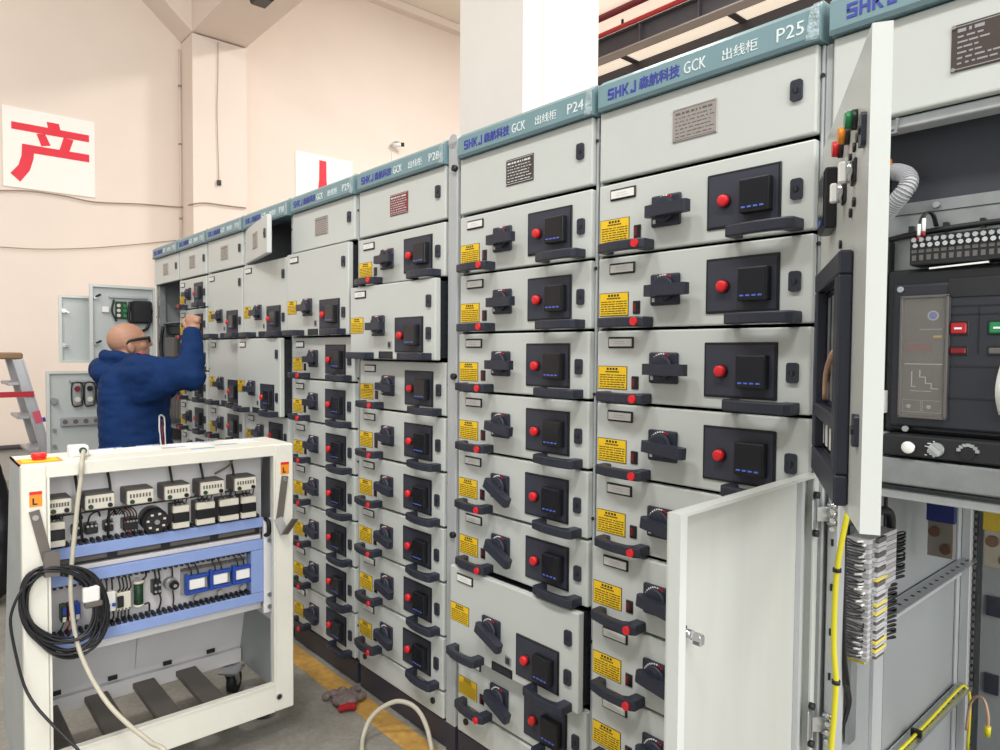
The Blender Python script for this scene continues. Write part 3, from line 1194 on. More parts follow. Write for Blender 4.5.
for k in range(26):
    z = 1.01 - k * .0092
    yb = .185 if z > .90 else .14
    b.tube([(-.575, yb, z), (-.565, yb + .03, z + .004), (-.568, yb + .05, z - .004 + rnd.uniform(-.004, .004)), (-.585, yb + .04, z - .012), (-.59, yb + .004, z - .01)], .0022, 'wirebk', 5, smooth=3)
for k in range(14):
    o = rnd.uniform(-.008, .008)
    b.tube([(-.612 + o, -.002, 1.09), (-.612 + o, -.003 + o * .5, .95), (-.606 + o, -.002 - o * .3, .8), (-.602 + o, .0, .74), (-.598, .012 + o, .70), (-.60, .024 + o, .66), (-.608, .006, .60)], .0032, 'wirebk', 5)
b.tube([(-.60, .06, 1.04), (-.59, .10, 1.068), (-.58, .16, 1.066), (-.58, .185, 1.03), (-.59, .185, .99)], .010, 'wirebk', 8)
put('terminal_wires', b, ts)
# yellow-green wire down the front post
b = B()
w_ = [onY(848, 512, -.02), onY(843, 535, -.018), onY(837, 570, -.015), onY(834.5, 610, -.012), onY(834, 650, -.012), onY(836, 682, -.012), onY(834, 715, -.012), onY(831, 752, -.012), onY(829, 800, -.012)]
b.tube(w_, .0058, 'ylgn', 8)
for k in (2, 5):
    b.cyl(w_[k] + Vector((0, 0, .004)), w_[k] - Vector((0, 0, .004)), .0085, 'wirebk', 10)
rp('earth_wire', b)
b = B()
b.tube([onY(966, 730, .9), onY(970, 705, .9), onY(976, 697, .88), onY(984, 700, .86), onY(988, 715, .85), onY(988, 728, .85)], .004, 'tan', 6)
b.cyl(onY(988, 726, .85), onY(987, 736, .85), .008, 'ylgn', 8)
rp('loose_wire', b)

# ---- upper door, open, seen from its outer side
UA = math.radians(60.8)
ud = B()
ud.box(0, .58, -.024, -.021, 1.184, 1.838, 'paint')
for (x0, x1, a, c) in ((0, .58, 1.184, 1.190), (0, .58, 1.832, 1.838), (.574, .58, 1.190, 1.832), (0, .006, 1.190, 1.832)):
    ud.box(x0, x1, -.021, .0, a, c, 'paint')
ud = put('breaker_door', ud, rc, (-.622 - RX, -.001, 0), -UA)
for (x, m, nm) in ((.315, 'red', 'red_lamp'), (.39, 'orange', 'orange_lamp'), (.465, 'green', 'green_lamp')):
    b = B()
    b.cyl((x, -.024, 1.753), (x, -.031, 1.753), .0145, 'black', 20)
    b.cyl((x, -.031, 1.753), (x, -.040, 1.753), .0130, m, 20, .012)
    put(nm, b, ud)
for (x, z) in ((.460, 1.680), (.36, 1.672)):
    b = B()
    b.box(x - .018, x + .018, -.028, -.0235, z - .018, z + .018, 'black', .003)
    b.cyl((x, -.028, z), (x, -.036, z), .016, 'chrome', 20)
    b.box(x - .006, x + .006, -.046, -.036, z - .015, z + .015, 'white', .002)
    put('selector_switch', b, ud)
for (x, z) in ((.49, 1.72), (.46, 1.715), (.42, 1.71), (.38, 1.705), (.34, 1.695), (.47, 1.635), (.44, 1.625), (.33, 1.595)):
    b = B()
    b.cyl((x, -.0245, z), (x, -.028, z), .007, 'black', 12)
    put('push_button', b, ud)
b = B()
b.box(.16, .256, -.044, -.0235, 1.635, 1.74, 'black', .003)
b.box(.166, .250, -.0455, -.044, 1.641, 1.734, 'screen')
b.box(.18, .21, -.0465, -.0455, 1.648, 1.657, 'bluedot')
put('power_meter', b, ud)
b = B()
xa, xb, za, zb = .12, .47, 1.196, 1.568
for (x0, x1, a, c) in ((xa, xb, zb - .035, zb), (xa, xb, za, za + .045), (xa, xa + .035, za + .045, zb - .035), (xb - .045, xb, za + .045, zb - .035), (xa + .035, xb - .045, za + .105, za + .13)):
    b.box(x0, x1, -.044, -.0245, a, c, 'navy', .003)
put('window_frame', b, ud)
b = B()
b.box(xa + .036, xb - .046, -.0262, -.0245, za + .046, zb - .036, 'screen')
for x in (.13, .19, .25):
    b.box(x, x + .02, -.0272, -.0262, za + .14, zb - .05, 'zinc')
    b.box(x, x + .03, -.0272, -.0262, za + .055, za + .098, 'white')
b.tube([(.19, -.028, za + .14), (.22, -.03, za + .19), (.30, -.03, za + .22), (.36, -.028, za + .23)], .006, 'tan', 6)
put('window_pane', b, ud)
for z in (1.715, 1.315):
    put('door_lock', KIT['door_lock'], ud, (-.008, -.024, z - .0935))

# ---- lower door, open, inner side towards the camera
LA = math.radians(87.3)
ld = B()
ld.box(0, .54, -.024, -.021, .125, 1.166, 'door_low')
for (x0, x1, a, c) in ((0, .54, .125, .131), (0, .54, 1.160, 1.166), (.534, .54, .131, 1.160), (0, .006, .131, 1.160)):
    ld.box(x0, x1, -.021, .0, a, c, 'paint')
for (x0, x1, a, c) in ((.520, .534, .131, 1.160), (.006, .02, .131, 1.160)):
    ld.box(x0, x1, -.004, .0, a, c, 'paint')
ld.box(.045, .058, -.0207, -.010, .135, 1.155, 'post')
ld = put('lower_door', ld, rc, (-.640 - RX, -.004, 0), -LA)
b = B()
b.cyl((.505, -.021, .968), (.505, .002, .968), .007, 'chrome', 16)
b.box(.497, .513, -.021, -.010, .958, .978, 'dark', .002)
b.bar((.507, .003, .968), (.484, .006, .957), .014, .004, 'zinc', (0, 1, 0))
b.box(.477, .491, -.006, .010, .945, .962, 'zinc', .002)
put('cam_latch', b, ld)
for z in (1.085, .64):
    b = B()
    b.box(.012, .036, -.0, .004, z - .032, z + .032, 'zinc', .002)
    for q in (-.04, .04):
        b.cyl((.022, .0, z + q), (.022, .010, z + q), .0075, 'black', 10)
    b.bar((.018, .004, z), (-.006, .026, z), .030, .005, 'zinc', (1, 1, 0))
    for q in (-.018, .0, .018):
        b.cyl((-.004, .018, z + q), (-.004, .036, z + q), .0065, 'chrome', 10)
        b.cyl((.004, .028, z + q - .01), (.014, .034, z + q - .01), .005, 'chrome', 8)
    put('hinge', b, ld)
# ------------------------------------------------------------------ test trolley
CX, CY = -2.62, -.778
ct = thing('test_trolley', 'white open-fronted test trolley on casters full of relays and blue wire ducts', 'trolley', (CX, CY, 0))


def cp(name, b, parent=None):
    return put(name, b, parent or ct, (-CX, -CY, 0) if parent in (None, ct) else (0, 0, 0))


y0, y1, zb, zt = -1.186, -.368, .112, 1.08
fx = -2.37
b = B()
b.box(fx - .035, fx, y0, y0 + .062, zb, zt, 'cart', .004)
b.box(fx - .035, fx, y1 - .070, y1, zb, zt, 'cart', .004)
b.box(fx - .035, fx, y0 + .062, y1 - .070, zt - .040, zt, 'cart', .002)
b.box(fx - .035, fx, y0 + .062, y1 - .070, zb, zb + .100, 'cart', .002)
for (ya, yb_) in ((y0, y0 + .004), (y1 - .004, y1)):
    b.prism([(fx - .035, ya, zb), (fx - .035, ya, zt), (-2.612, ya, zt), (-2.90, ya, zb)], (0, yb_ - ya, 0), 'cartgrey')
b.box(-2.612, fx - .035, y0, y1, zt - .006, zt, 'cart')
b.prism([(-2.608, y0 + .004, zt - .006), (-2.612, y0 + .004, zt - .006), (-2.90, y0 + .004, zb), (-2.896, y0 + .004, zb)], (0, y1 - y0 - .008, 0), 'cart_in')
# inner lip round the opening
b.box(fx - .002, fx + .004, y0 + .062, y0 + .068, zb + .1, zt - .04, 'cart')
b.box(fx - .002, fx + .004, y1 - .076, y1 - .070, zb + .1, zt - .04, 'cart')
b.box(fx - .002, fx + .004, y0 + .068, y1 - .076, zb + .1, zb + .106, 'cart')
b.cyl((fx, -.425, .165), (fx + .004, -.425, .165), .011, 'zinc', 16)
b.cyl((fx + .004, -.425, .165), (fx + .0045, -.425, .165), .008, 'dark', 16)
cp('housing', b)
# back sheet with its creases
b = B()


def backx(z):
    return -2.612 - (zt - z) / (zt - zb) * .288 + .012


for (ya, yb_, za, zc) in ((-1.16, -.80, .20, .50), (-.78, -.45, .20, .50)):
    b.prism([(backx(za), ya, za), (backx(zc), ya, zc), (backx(zc), yb_, zc), (backx(za), yb_, za)], (.004, 0, 0), 'cart_in')
    for q in (.3, .8):
        yy = ya + (yb_ - ya) * q
        b.box(backx(.20) + .002, backx(.20) + .012, yy, yy + .03, .185, .2, 'dark')
b.box(backx(.16), backx(.16) + .02, y0 + .01, y1 - .01, .114, .17, 'cart_in')
b.box(-2.80, -2.42, y1 - .030, y1 - .006, .40, .43, 'cart_in')
b.box(-2.46, -2.45, y1 - .050, y1 - .006, .13, 1.03, 'cart_in')
cp('back_panel', b)
for i, yy in enumerate((-1.07, -.912, -.752, -.598)):
    b = B()
    b.box(-2.87, -2.408, yy - .038, yy + .038, .128, .150, 'bar', .003)
    cp('floor_rail', b)
# casters


def caster(x, y, rz):
    b = B()
    b.box(-.045, .045, -.04, .04, .100, .108, 'zinc', .002)
    b.cyl((0, 0, .1), (0, 0, .085), .024, 'zinc', 14)
    b.prism([(-.02, -.022, .09), (.02, -.022, .09), (.035, -.022, .04), (.012, -.022, .035)], (0, .004, 0), 'zinc')
    b.prism([(-.02, .018, .09), (.02, .018, .09), (.035, .018, .04), (.012, .018, .035)], (0, .004, 0), 'zinc')
    c = put('caster', b, ct, (x - CX, y - CY, .002), rz)
    b = B()
    b.cyl((.024, -.015, .045), (.024, .015, .045), .045, 'rubber', 24)
    b.cyl((.024, -.018, .045), (.024, .018, .045), .016, 'zinc', 14)
    put('wheel', b, c)


caster(-2.58, -.43, 1.0)
caster(-2.82, -.43, 2.4)
caster(-2.58, -1.11, -.6)
caster(-2.82, -1.11, .4)


def q37(x, y):
    return 30 + x / 3.7037, 440 + y / 3.7037


def ext(X, x0_, y0_, x1_, y1_):
    """room extent of a rectangle read off the trolley's front at depth X"""
    xm, ym = (x0_ + x1_) / 2, (y0_ + y1_) / 2
    a, c = onX(*q37(x0_, ym), X), onX(*q37(x1_, ym), X)
    d, e = onX(*q37(xm, y0_), X), onX(*q37(xm, y1_), X)
    return a.y, c.y, e.z, d.z


# swing rack: plates and ducts
XP = -2.50
b = B()
b.box(XP - .012, XP, -1.112, -.462, .765, 1.036, 'cart_in')
b.box(XP - .012, XP, -1.112, -.470, .50, .70, 'panelw')
b.box(XP - .03, XP - .013, -1.112, -.43, .45, 1.03, 'cart_in')
cp('mounting_plate', b)


def duct(name, ya, yb_, za, zc, teeth=True, up=True, low=True):
    b = B()
    b.box(XP + .001, -2.45, ya, yb_, za, zc, 'lav', .002)
    if teeth:
        y = ya + .006
        while y < yb_ - .008:
            if up:
                b.box(XP + .012, -2.452, y, y + .008, zc - .001, zc + .012, 'black2')
            if low:
                b.box(XP + .012, -2.452, y, y + .008, za - .008, za + .001, 'black2')
            y += .0175
    cp(name, b)


duct('wire_duct', -1.106, -.448, .772, .808, low=False)
duct('wire_duct', -1.106, -.448, .690, .726, up=False)
duct('wire_duct', -1.106, -.448, .496, .532, low=False)
b = B()
b.box(XP + .001, -2.45, -.492, -.448, .533, .689, 'lav', .002)
cp('wire_duct', b)
b = B()
b.box(XP + .002, -2.462, -1.106, -.452, .727, .742, 'panelw', .002)
b.box(XP + .002, -2.475, -1.106, -.452, .744, .771, 'black2')
for i in range(4):
    b.box(-2.475, -2.4735, -1.08 + i * .16, -.95 + i * .16, .752, .765, 'bar')
cp('cable_slot', b)
b = B()
b.box(-2.462, -2.446, -.447, -.412, .452, .80, 'cart_in', .002)
for z in (.475, .52, .72):
    b.cyl((-2.446, -.428, z), (-2.440, -.428, z), .008, 'zinc', 10)
b.tube([(-2.45, -.44, .80), (-2.43, -.436, .79), (-2.43, -.436, .75), (-2.45, -.44, .74)], .008, 'wirebk')
cp('rack_bracket', b)

XF = -2.41
# transducers along the top
for (xa, ya, xc, yc) in ((65, 205, 155, 250), (205, 188, 315, 232), (360, 168, 460, 210), (500, 150, 595, 192), (633, 133, 722, 172), (760, 115, 840, 155)):
    p0_, p1_, z0_, z1_ = ext(XF, xa, ya, xc, yc)
    z0_, z1_ = .922, .966
    b = B()
    b.box(XP + .001, XF - .012, p0_ - .001, p1_ + .001, z0_ - .004, z1_ + .004, 'devgrey', .003)
    b.box(XF - .012, XF, p0_, p1_, z0_, z1_, 'cream', .003)
    for k in range(7):
        yy = p0_ + (p1_ - p0_) * (k + .8) / 8.5
        b.box(XF - .001, XF + .0012, yy, yy + .005, z0_ + .022, z0_ + .034, 'devgrey')
    b.cyl((XF, p0_ + .014, z0_ + .010), (XF + .006, p0_ + .014, z0_ + .010), .007, 'resgreen', 8)
    b.cyl((XF, p1_ - .014, z0_ + .010), (XF + .006, p1_ - .014, z0_ + .010), .007, 'black', 8)
    cp('transducer', b)
# contactors
for (xa, xc) in ((68, 128), (527, 588), (614, 682), (700, 770), (780, 835)):
    p0_, p1_, _, _ = ext(-2.44, xa, 230, xc, 290)
    b = B()
    b.box(XP + .001, -2.448, p0_ + .002, p1_ - .002, .818, .896, 'devgrey', .002)
    b.box(-2.448, -2.430, p0_, p1_, .818, .838, 'cream', .002)
    b.box(-2.448, -2.428, p0_ + .001, p1_ - .001, .8385, .870, 'black', .002)
    b.box(-2.448, -2.430, p0_, p1_, .8705, .894, 'cream', .002)
    for k in range(4):
        yy = p0_ + (p1_ - p0_) * (k + .5) / 4
        b.cyl((-2.45, yy, .896), (-2.45, yy, .899), .004, 'zinc', 6)
        b.tube([(-2.45, yy, .899), (-2.448, yy + .003, .911), (-2.47, yy + .006, .918), (-2.49, yy + .006, .91)], .0018, 'wirebk', 5)
    cp('contactor', b)
# small relays between
for (xa, xc, w_) in ((158, 186, .0), (205, 252, 0), (276, 310, 0)):
    p0_, p1_, _, _ = ext(-2.46, xa, 300, xc, 340)
    b = B()
    b.box(XP + .001, -2.458, p0_, p1_, .836, .868, 'black', .003)
    for k in range(3):
        yy = p0_ + (p1_ - p0_) * (k + .5) / 3
        b.cyl((-2.458, yy, .862), (-2.454, yy, .862), .004, 'zinc', 6)
        b.box(-2.466, -2.46, yy - .002, yy + .002, .868, .876, 'devgrey')
    b.tube([(-2.46, p0_ + .006, .866), (-2.455, p0_ + .012, .895), (-2.465, p1_, .905), (-2.48, p1_ + .01, .885)], .003, 'wirebk', 6)
    cp('relay', b)
p0_, p1_, _, _ = ext(-2.46, 345, 310, 400, 340)
b = B()
b.box(XP + .001, -2.458, p0_, p1_, .832, .868, 'black', .002)
for k in range(5):
    yy = p0_ + (p1_ - p0_) * (k + .5) / 5
    b.cyl((-2.458, yy, .860), (-2.453, yy, .860), .0035, 'darkred' if k == 0 else 'zinc', 6)
    b.tube([(-2.458, yy, .864), (-2.45, yy - .004, .89), (-2.465, yy - .02, .906), (-2.49, yy - .035, .88)], .0022, 'bolt' if k % 2 else 'wirebk', 5)
    b.tube([(-2.458, yy, .834), (-2.452, yy + .001, .826), (-2.46, yy + .002, .815)], .0022, 'darkred' if k == 1 else 'wirebk', 5)
cp('terminal_block', b)
p0_, p1_, _, _ = ext(-2.45, 422, 280, 502, 330)
yc = (p0_ + p1_) / 2
b = B()
b.cyl((XP + .001, yc, .855), (-2.44, yc, .852), .040, 'black', 28)
b.cyl((-2.44, yc, .852), (-2.432, yc, .852), .033, 'black2', 24)
b.cyl((-2.432, yc, .852), (-2.420, yc, .852), .008, 'zinc', 12)
for k in range(7):
    a = k * 2 * PI / 7 + .3
    b.box(-2.4325, -2.428, yc + .026 * math.cos(a) - .004, yc + .026 * math.cos(a) + .004, .852 + .026 * math.sin(a) - .003, .852 + .026 * math.sin(a) + .003, 'cream')
cp('rotary_transformer', b)
# lower row on the white panel
p0_, p1_, _, _ = ext(-2.46, 115, 600, 190, 620)
b = B()
for k in range(3):
    w3 = (p1_ - p0_) / 3
    b.box(XP + .001, -2.458, p0_ + k * w3, p0_ + (k + 1) * w3 - .002, .575, .625, ('resgreen', 'darkred', 'blue')[k], .002)
    b.box(-2.458, -2.452, p0_ + k * w3 + .003, p0_ + (k + 1) * w3 - .005, .60, .622, 'blue', .001)
    b.box(-2.458, -2.4545, p0_ + k * w3 + .003, p0_ + (k + 1) * w3 - .005, .577, .592, 'cream', .001)
    b.tube([(-2.47, p0_ + k * w3 + .01, .576), (-2.465, p0_ + k * w3, .555), (-2.475, p0_ + k * w3 - .008, .54)], .0028, ('resgreen', 'darkred', 'blue')[k], 6)
cp('terminal_block', b)
p0_, p1_, _, _ = ext(-2.46, 236, 590, 318, 600)
b = B()
b.box(XP + .001, -2.455, p0_, p1_, .578, .642, 'white', .003)
for k in range(4):
    w4 = (p1_ - p0_) / 4
    b.box(-2.455, -2.447, p0_ + k * w4 + .003, p0_ + (k + 1) * w4 - .003, .596, .606, 'blue', .001)
    b.tube([(-2.47, p0_ + (k + .5) * w4, .642), (-2.462, p0_ + (k + .4) * w4, .660), (-2.475, p0_ + (k + .5) * w4, .678)], .0026, 'wirebk', 5)
    b.tube([(-2.47, p0_ + (k + .5) * w4, .578), (-2.462, p0_ + (k + .6) * w4, .560), (-2.475, p0_ + (k + .5) * w4, .545)], .0026, 'wirebk', 5)
cp('circuit_breaker', b)
p0_, p1_, _, _ = ext(-2.46, 322, 600, 375, 610)
b = B()
b.box(XP + .001, -2.460, p0_, p1_, .572, .632, 'cream', .002)
b.box(-2.460, -2.452, p0_, p0_ + (p1_ - p0_) * .45, .585, .622, 'black', .002)
for k in range(4):
    yy = p0_ + (p1_ - p0_) * (k + .5) / 4
    b.cyl((-2.460, yy, .577), (-2.456, yy, .577), .0032, 'devgrey', 6)
    b.tube([(-2.47, yy, .632), (-2.455, yy + .003, .65), (-2.47, yy + .002, .678)], .0026, 'wirebk', 5)
    b.tube([(-2.47, yy, .572), (-2.455, yy - .004, .558), (-2.47, yy, .545)], .0026, 'wirebk', 5)
cp('relay', b)
p0_, p1_, _, _ = ext(-2.465, 388, 580, 422, 590)
yc = (p0_ + p1_) / 2
b = B()
b.cyl((-2.475, yc, .578), (-2.475, yc, .648), .0135, 'resgreen', 18)
for k in range(14):
    b.cyl((-2.475, yc, .581 + k * .0048), (-2.475, yc, .583 + k * .0048), .0142, 'resgreen', 18)
for z in (.571, .648):
    b.cyl((-2.475, yc, z), (-2.475, yc, z + .007), .017, 'cream', 16)
b.box(XP + .001, -2.489, yc - .006, yc + .006, .568, .66, 'zinc')
b.tube([(-2.475, yc + .012, .655), (-2.47, yc + .022, .668), (-2.48, yc + .022, .684)], .003, 'wirebk', 6)
b.tube([(-2.475, yc + .012, .572), (-2.47, yc + .03, .575), (-2.475, yc + .032, .545)], .003, 'wirebk', 6)
cp('wirewound_resistor', b)
p0_, p1_, _, _ = ext(-2.465, 456, 550, 486, 560)
b = B()
b.box(XP + .001, -2.460, p0_, p1_, .600, .645, 'black', .002)
for k in range(2):
    yy = p0_ + (p1_ - p0_) * (k + .5) / 2
    for z in (.612, .633):
        b.cyl((-2.460, yy, z), (-2.455, yy, z), .0042, 'zinc', 8)
    b.tube([(-2.462, yy, .645), (-2.46, yy, .662), (-2.475, yy, .684)], .003, 'wirebk', 5)
b.tube([(-2.462, p1_ - .006, .600), (-2.458, p1_ - .003, .58), (-2.475, p1_ - .005, .545)], .003, 'wirebk', 5)
cp('fuse_block', b)
p0_, p1_, _, _ = ext(-2.465, 508, 548, 550, 550)
yc = (p0_ + p1_) / 2
b = B()
b.cyl((XP + .001, yc - .003, .622), (-2.472, yc, .620), .0205, 'alu', 24)
b.cyl((-2.472, yc + .004, .620), (-2.458, yc + .005, .619), .0145, 'black', 20)
b.cyl((-2.458, yc + .005, .619), (-2.454, yc + .005, .619), .006, 'chrome', 10)
b.tube([(-2.485, yc + .004, .64), (-2.48, yc + .003, .66), (-2.48, yc + .002, .684)], .0026, 'wirebk', 5)
b.tube([(-2.485, yc + .004, .602), (-2.48, yc + .006, .57), (-2.48, yc + .004, .545)], .0026, 'wirebk', 5)
cp('potentiometer', b)
b = B()
pa, pb_, _, _ = ext(-2.49, 560, 545, 820, 545)
b.box(XP + .001, -2.492, pa, pb_ - .02, .57, .655, 'inner')
b.box(XP + .001, -2.486, pa, pb_ - .03, .652, .660, 'bar')
for i in range(14):
    b.box(-2.487, -2.484, pa + i * .0165, pa + i * .0165 + .008, .653, .664, 'devgrey')
cp('socket_base', b)
for (xa, xc, dz) in ((578, 660, 0), (668, 744, .006), (752, 825, .012)):
    p0_, p1_, _, _ = ext(-2.46, xa, 550, xc, 560)
    b = B()
    b.box(-2.491, -2.466, p0_, p1_, .588, .632, 'inner', .002)
    b.box(-2.466, -2.455, p0_ + .01, p1_ - .012, .594, .628, 'white', .002)
    b.box(-2.472, -2.452, p0_ - .002, p1_ + .001, .630, .641, 'blue', .002)
    b.box(-2.472, -2.452, p0_ - .002, p1_ + .001, .578, .589, 'blue', .002)
    b.box(-2.472, -2.450, p0_ - .003, p0_ + .008, .578, .648, 'blue', .002)
    for k in range(2):
        yy = p0_ + (p1_ - p0_) * (.3 + .3 * k)
        b.tube([(-2.47, yy, .641), (-2.46, yy - .006, .66), (-2.475, yy - .014, .684)], .0024, 'wirebk', 5)
    b.cyl((-2.468, (p0_ + p1_) / 2, .56), (-2.46, (p0_ + p1_) / 2, .56), .010, 'alu', 10)
    cp('plug_relay', b)
# wiring looms over the plate
b = B()
b.tube([(-2.43, -1.11, .912), (-2.43, -.9, .916), (-2.43, -.7, .918), (-2.43, -.5, .926)], .003, 'wirebk', 6)
for (yy, y2) in ((-1.035, -1.02), (-.945, -.95), (-.76, -.74), (-.66, -.665), (-.555, -.58)):
    b.tube([(-2.48, yy, 1.03), (-2.46, yy + .004, .97), (-2.45, (yy + y2) / 2, .90), (-2.46, y2, .815)], .0045, 'wirebk', 6)
b.tube([(-2.44, -.56, 1.035), (-2.44, -.575, 1.01), (-2.45, -.62, .985)], .004, 'devgrey', 6)
cp('wiring_loom', b)
# stickers
for (yy, z) in ((-1.152, .983), (-.401, .993)):
    b = B()
    b.box(fx, fx + .0015, yy - .0155, yy + .0155, z - .022, z + .022, 'orange')
    b.box(fx + .0015, fx + .002, yy - .0155, yy + .0155, z + .013, z + .022, 'red')
    s_ = cp('warning_sticker', b)
    me = text_mesh('L', .026, 'ink', .0004, None, .0012)
    for v in me.vertices:
        v.co = Vector((-v.co.y, v.co.x, v.co.z))
    me.flip_normals() if False else None
    put('letter', me, s_, (fx + .0026, yy - .008, z - .016))
# catches on both uprights
b = B()
pL = [onX(34, 511, fx + .006), onX(47.5, 560, fx + .006)]
b.bar(pL[0], pL[1], .026, .005, 'bar', (1, 0, 0))
b.cyl((fx, pL[0].y + .003, pL[0].z - .02), (fx + .012, pL[0].y + .003, pL[0].z - .02), .008, 'zinc', 12)
pc = onX(52, 564, fx + .03)
b.box(fx + .008, fx + .034, pc.y - .019, pc.y - .014, pc.z - .036, pc.z + .036, 'bar')
b.box(fx + .030, fx + .035, pc.y - .019, pc.y + .019, pc.z - .036, pc.z + .036, 'bar')
cp('catch', b)
b = B()
pR = [onX(285, 476, fx + .006), onX(279.5, 520, fx + .006)]
b.bar(pR[0], pR[1], .024, .005, 'bar', (1, 0, 0))
b.cyl((fx, pR[0].y, pR[0].z - .012), (fx + .012, pR[0].y, pR[0].z - .012), .008, 'zinc', 12)
a_, b_, c_ = onX(278, 518, fx + .006), onX(285, 534, fx + .03), onX(295, 519, fx + .06)
b.bar(a_, b_, .030, .005, 'zinc', (1, 0, 0))
b.bar(b_, c_, .030, .005, 'bar', (1, .4, 0))
cp('catch', b)
# things fixed on the top
p = onZ(39, 459.5, 1.084)
b = B()
b.box(p.x - .045, p.x + .045, p.y - .055, p.y + .055, 1.0802, 1.082, 'orange')
b.box(p.x - .035, p.x + .035, p.y - .045, p.y + .045, 1.0805, 1.084, 'yellow')
b.cyl((p.x, p.y, 1.084), (p.x, p.y, 1.092), .018, 'red', 20)
b.cyl((p.x, p.y, 1.092), (p.x, p.y, 1.104), .021, 'red', 28, .0195)
cp('emergency_stop', b)
b = B()
for (px_, py_) in ((112, 448), (150, 445), (176, 447), (205, 442), (228, 444), (250, 438), (205, 448)):
    p = onZ(px_, py_, 1.081)
    b.box(p.x - .006, p.x + .006, p.y - .045, p.y + .03, 1.0802, 1.0815, 'lav')
for (px_, py_) in ((100, 452), (140, 449), (190, 445), (240, 441)):
    p = onZ(px_, py_, 1.081)
    b.box(p.x - .075, p.x + .055, p.y - .055, p.y + .055, 1.0801, 1.0806, 'white')
cp('label_strip', b)
p = onZ(78, 456, 1.08)
b = B()
b.box(p.x - .025, p.x + .025, p.y - .026, p.y + .026, 1.0802, 1.115, 'white', .004)
b.cyl((p.x + .025, p.y + .008, 1.100), (p.x + .040, p.y + .008, 1.100), .010, 'resgreen', 14)
cp('socket_box', b)
# ---- cables hanging on the trolley
b = B()
w_ = [(p.x + .042, p.y + .008, 1.100), tuple(onX(81.8, 463, fx + .009))] + [tuple(onX(x, y, X)) for x, y, X in
      ((81, 478, fx + .012), (78, 500, fx + .013), (75, 530, fx + .014), (72, 560, fx + .016), (70.5, 590, fx + .018), (73, 620, fx + .022), (77, 642, fx + .03), (84, 662, fx + .06), (95, 684, fx + .11), (110, 706, fx + .18), (130, 726, fx + .26), (150, 742, fx + .34))]
w_ += [tuple(onX(172, 764, fx + .43)), tuple(onX(205, 792, fx + .52))]
w_[-1] = (w_[-1][0], w_[-1][1], .012)
b.tube(w_, .0064, 'beige', 10, smooth=6)
solo('power_cable', b, 'dirty white cable hanging from the socket on the trolley top down to the floor', 'cable')
b = B()
rnd = random.Random(2)
loops = [(60 + rnd.uniform(-5, 6), 606 + rnd.uniform(-5, 7), 40 + rnd.uniform(-13, 8), 39 + rnd.uniform(-12, 10)) for _ in range(13)]
loops[3], loops[8] = (64, 612, 45, 49), (68, 608, 41, 46)
pts = []
N = 16
for i, (cx, cy, rx, ry) in enumerate(loops):
    nx = loops[min(i + 1, len(loops) - 1)]
    for k in range(N):
        t = k / N
        a = -PI / 2 + 2 * PI * t
        c0, c1, rx_, ry_ = cx + (nx[0] - cx) * t, cy + (nx[1] - cy) * t, rx + (nx[2] - rx) * t, ry + (nx[3] - ry) * t
        # all loops meet where they hang on the catch
        top = (1 - math.sin(a)) / 2
        yy = c1 + ry_ * math.sin(a)
        yy = yy * (1 - .5 * top ** 4) + (566 + i * .6) * .5 * top ** 4
        pts.append(onX(c0 + rx_ * math.cos(a) + 5 * math.sin(a), yy, fx + .010 + .0042 * (i % 7) + .003 * math.sin(a * 2 + i)))
pts += [onX(x, y, X) for x, y, X in ((36, 578, fx + .03), (22, 590, fx + .035), (13, 608, fx + .035), (10.5, 625, fx + .035), (16, 655, fx + .04), (24, 685, fx + .05), (35, 705, fx + .07), (50, 722, fx + .1), (66, 738, fx + .14), (80, 752, fx + .18), (95, 775, fx + .24))]
b.tube(pts, .0041, 'coil', 8, smooth=3)
solo('cable_coil', b, 'coil of black cable hung on the catch at the left of the white trolley', 'cable')
b = B()
p = onX(91, 594, fx + .035)
b.box(p.x - .012, p.x + .012, p.y - .022, p.y + .022, p.z - .022, p.z + .022, 'white', .004)
b.box(p.x - .010, p.x + .010, p.y - .018, p.y + .03, p.z - .040, p.z - .0225, 'bar', .004)
solo('plug', b, 'white plug dangling in the black cable coil on the trolley', 'plug')
# ------------------------------------------------------------------ the hall
def struct(name, b, kind='structure'):
    o = put(name, b)
    o['kind'] = kind
    return o


WX = -9.0
ZC = 6.62
b = B()
b.box(-9.2, 7, -9, 11.2, -.1, 0, 'floor')
struct('floor', b)
b = B()
b.box(-9.2, -9.0, -9, 11.2, 0, 8, 'wall')
struct('wall_end', b)
b = B()
b.box(-9.0, 7, 11.0, 11.2, 0, 8, 'wall')
struct('wall_back', b)
b = B()
b.box(-9.0, 7, -9, 11.0, ZC, ZC + .1, 'ceil')
struct('ceiling', b)
b = B()
b.box(-5.48, 3, -.112, -.018, .0002, .0012, 'line')
struct('trim_1', b)
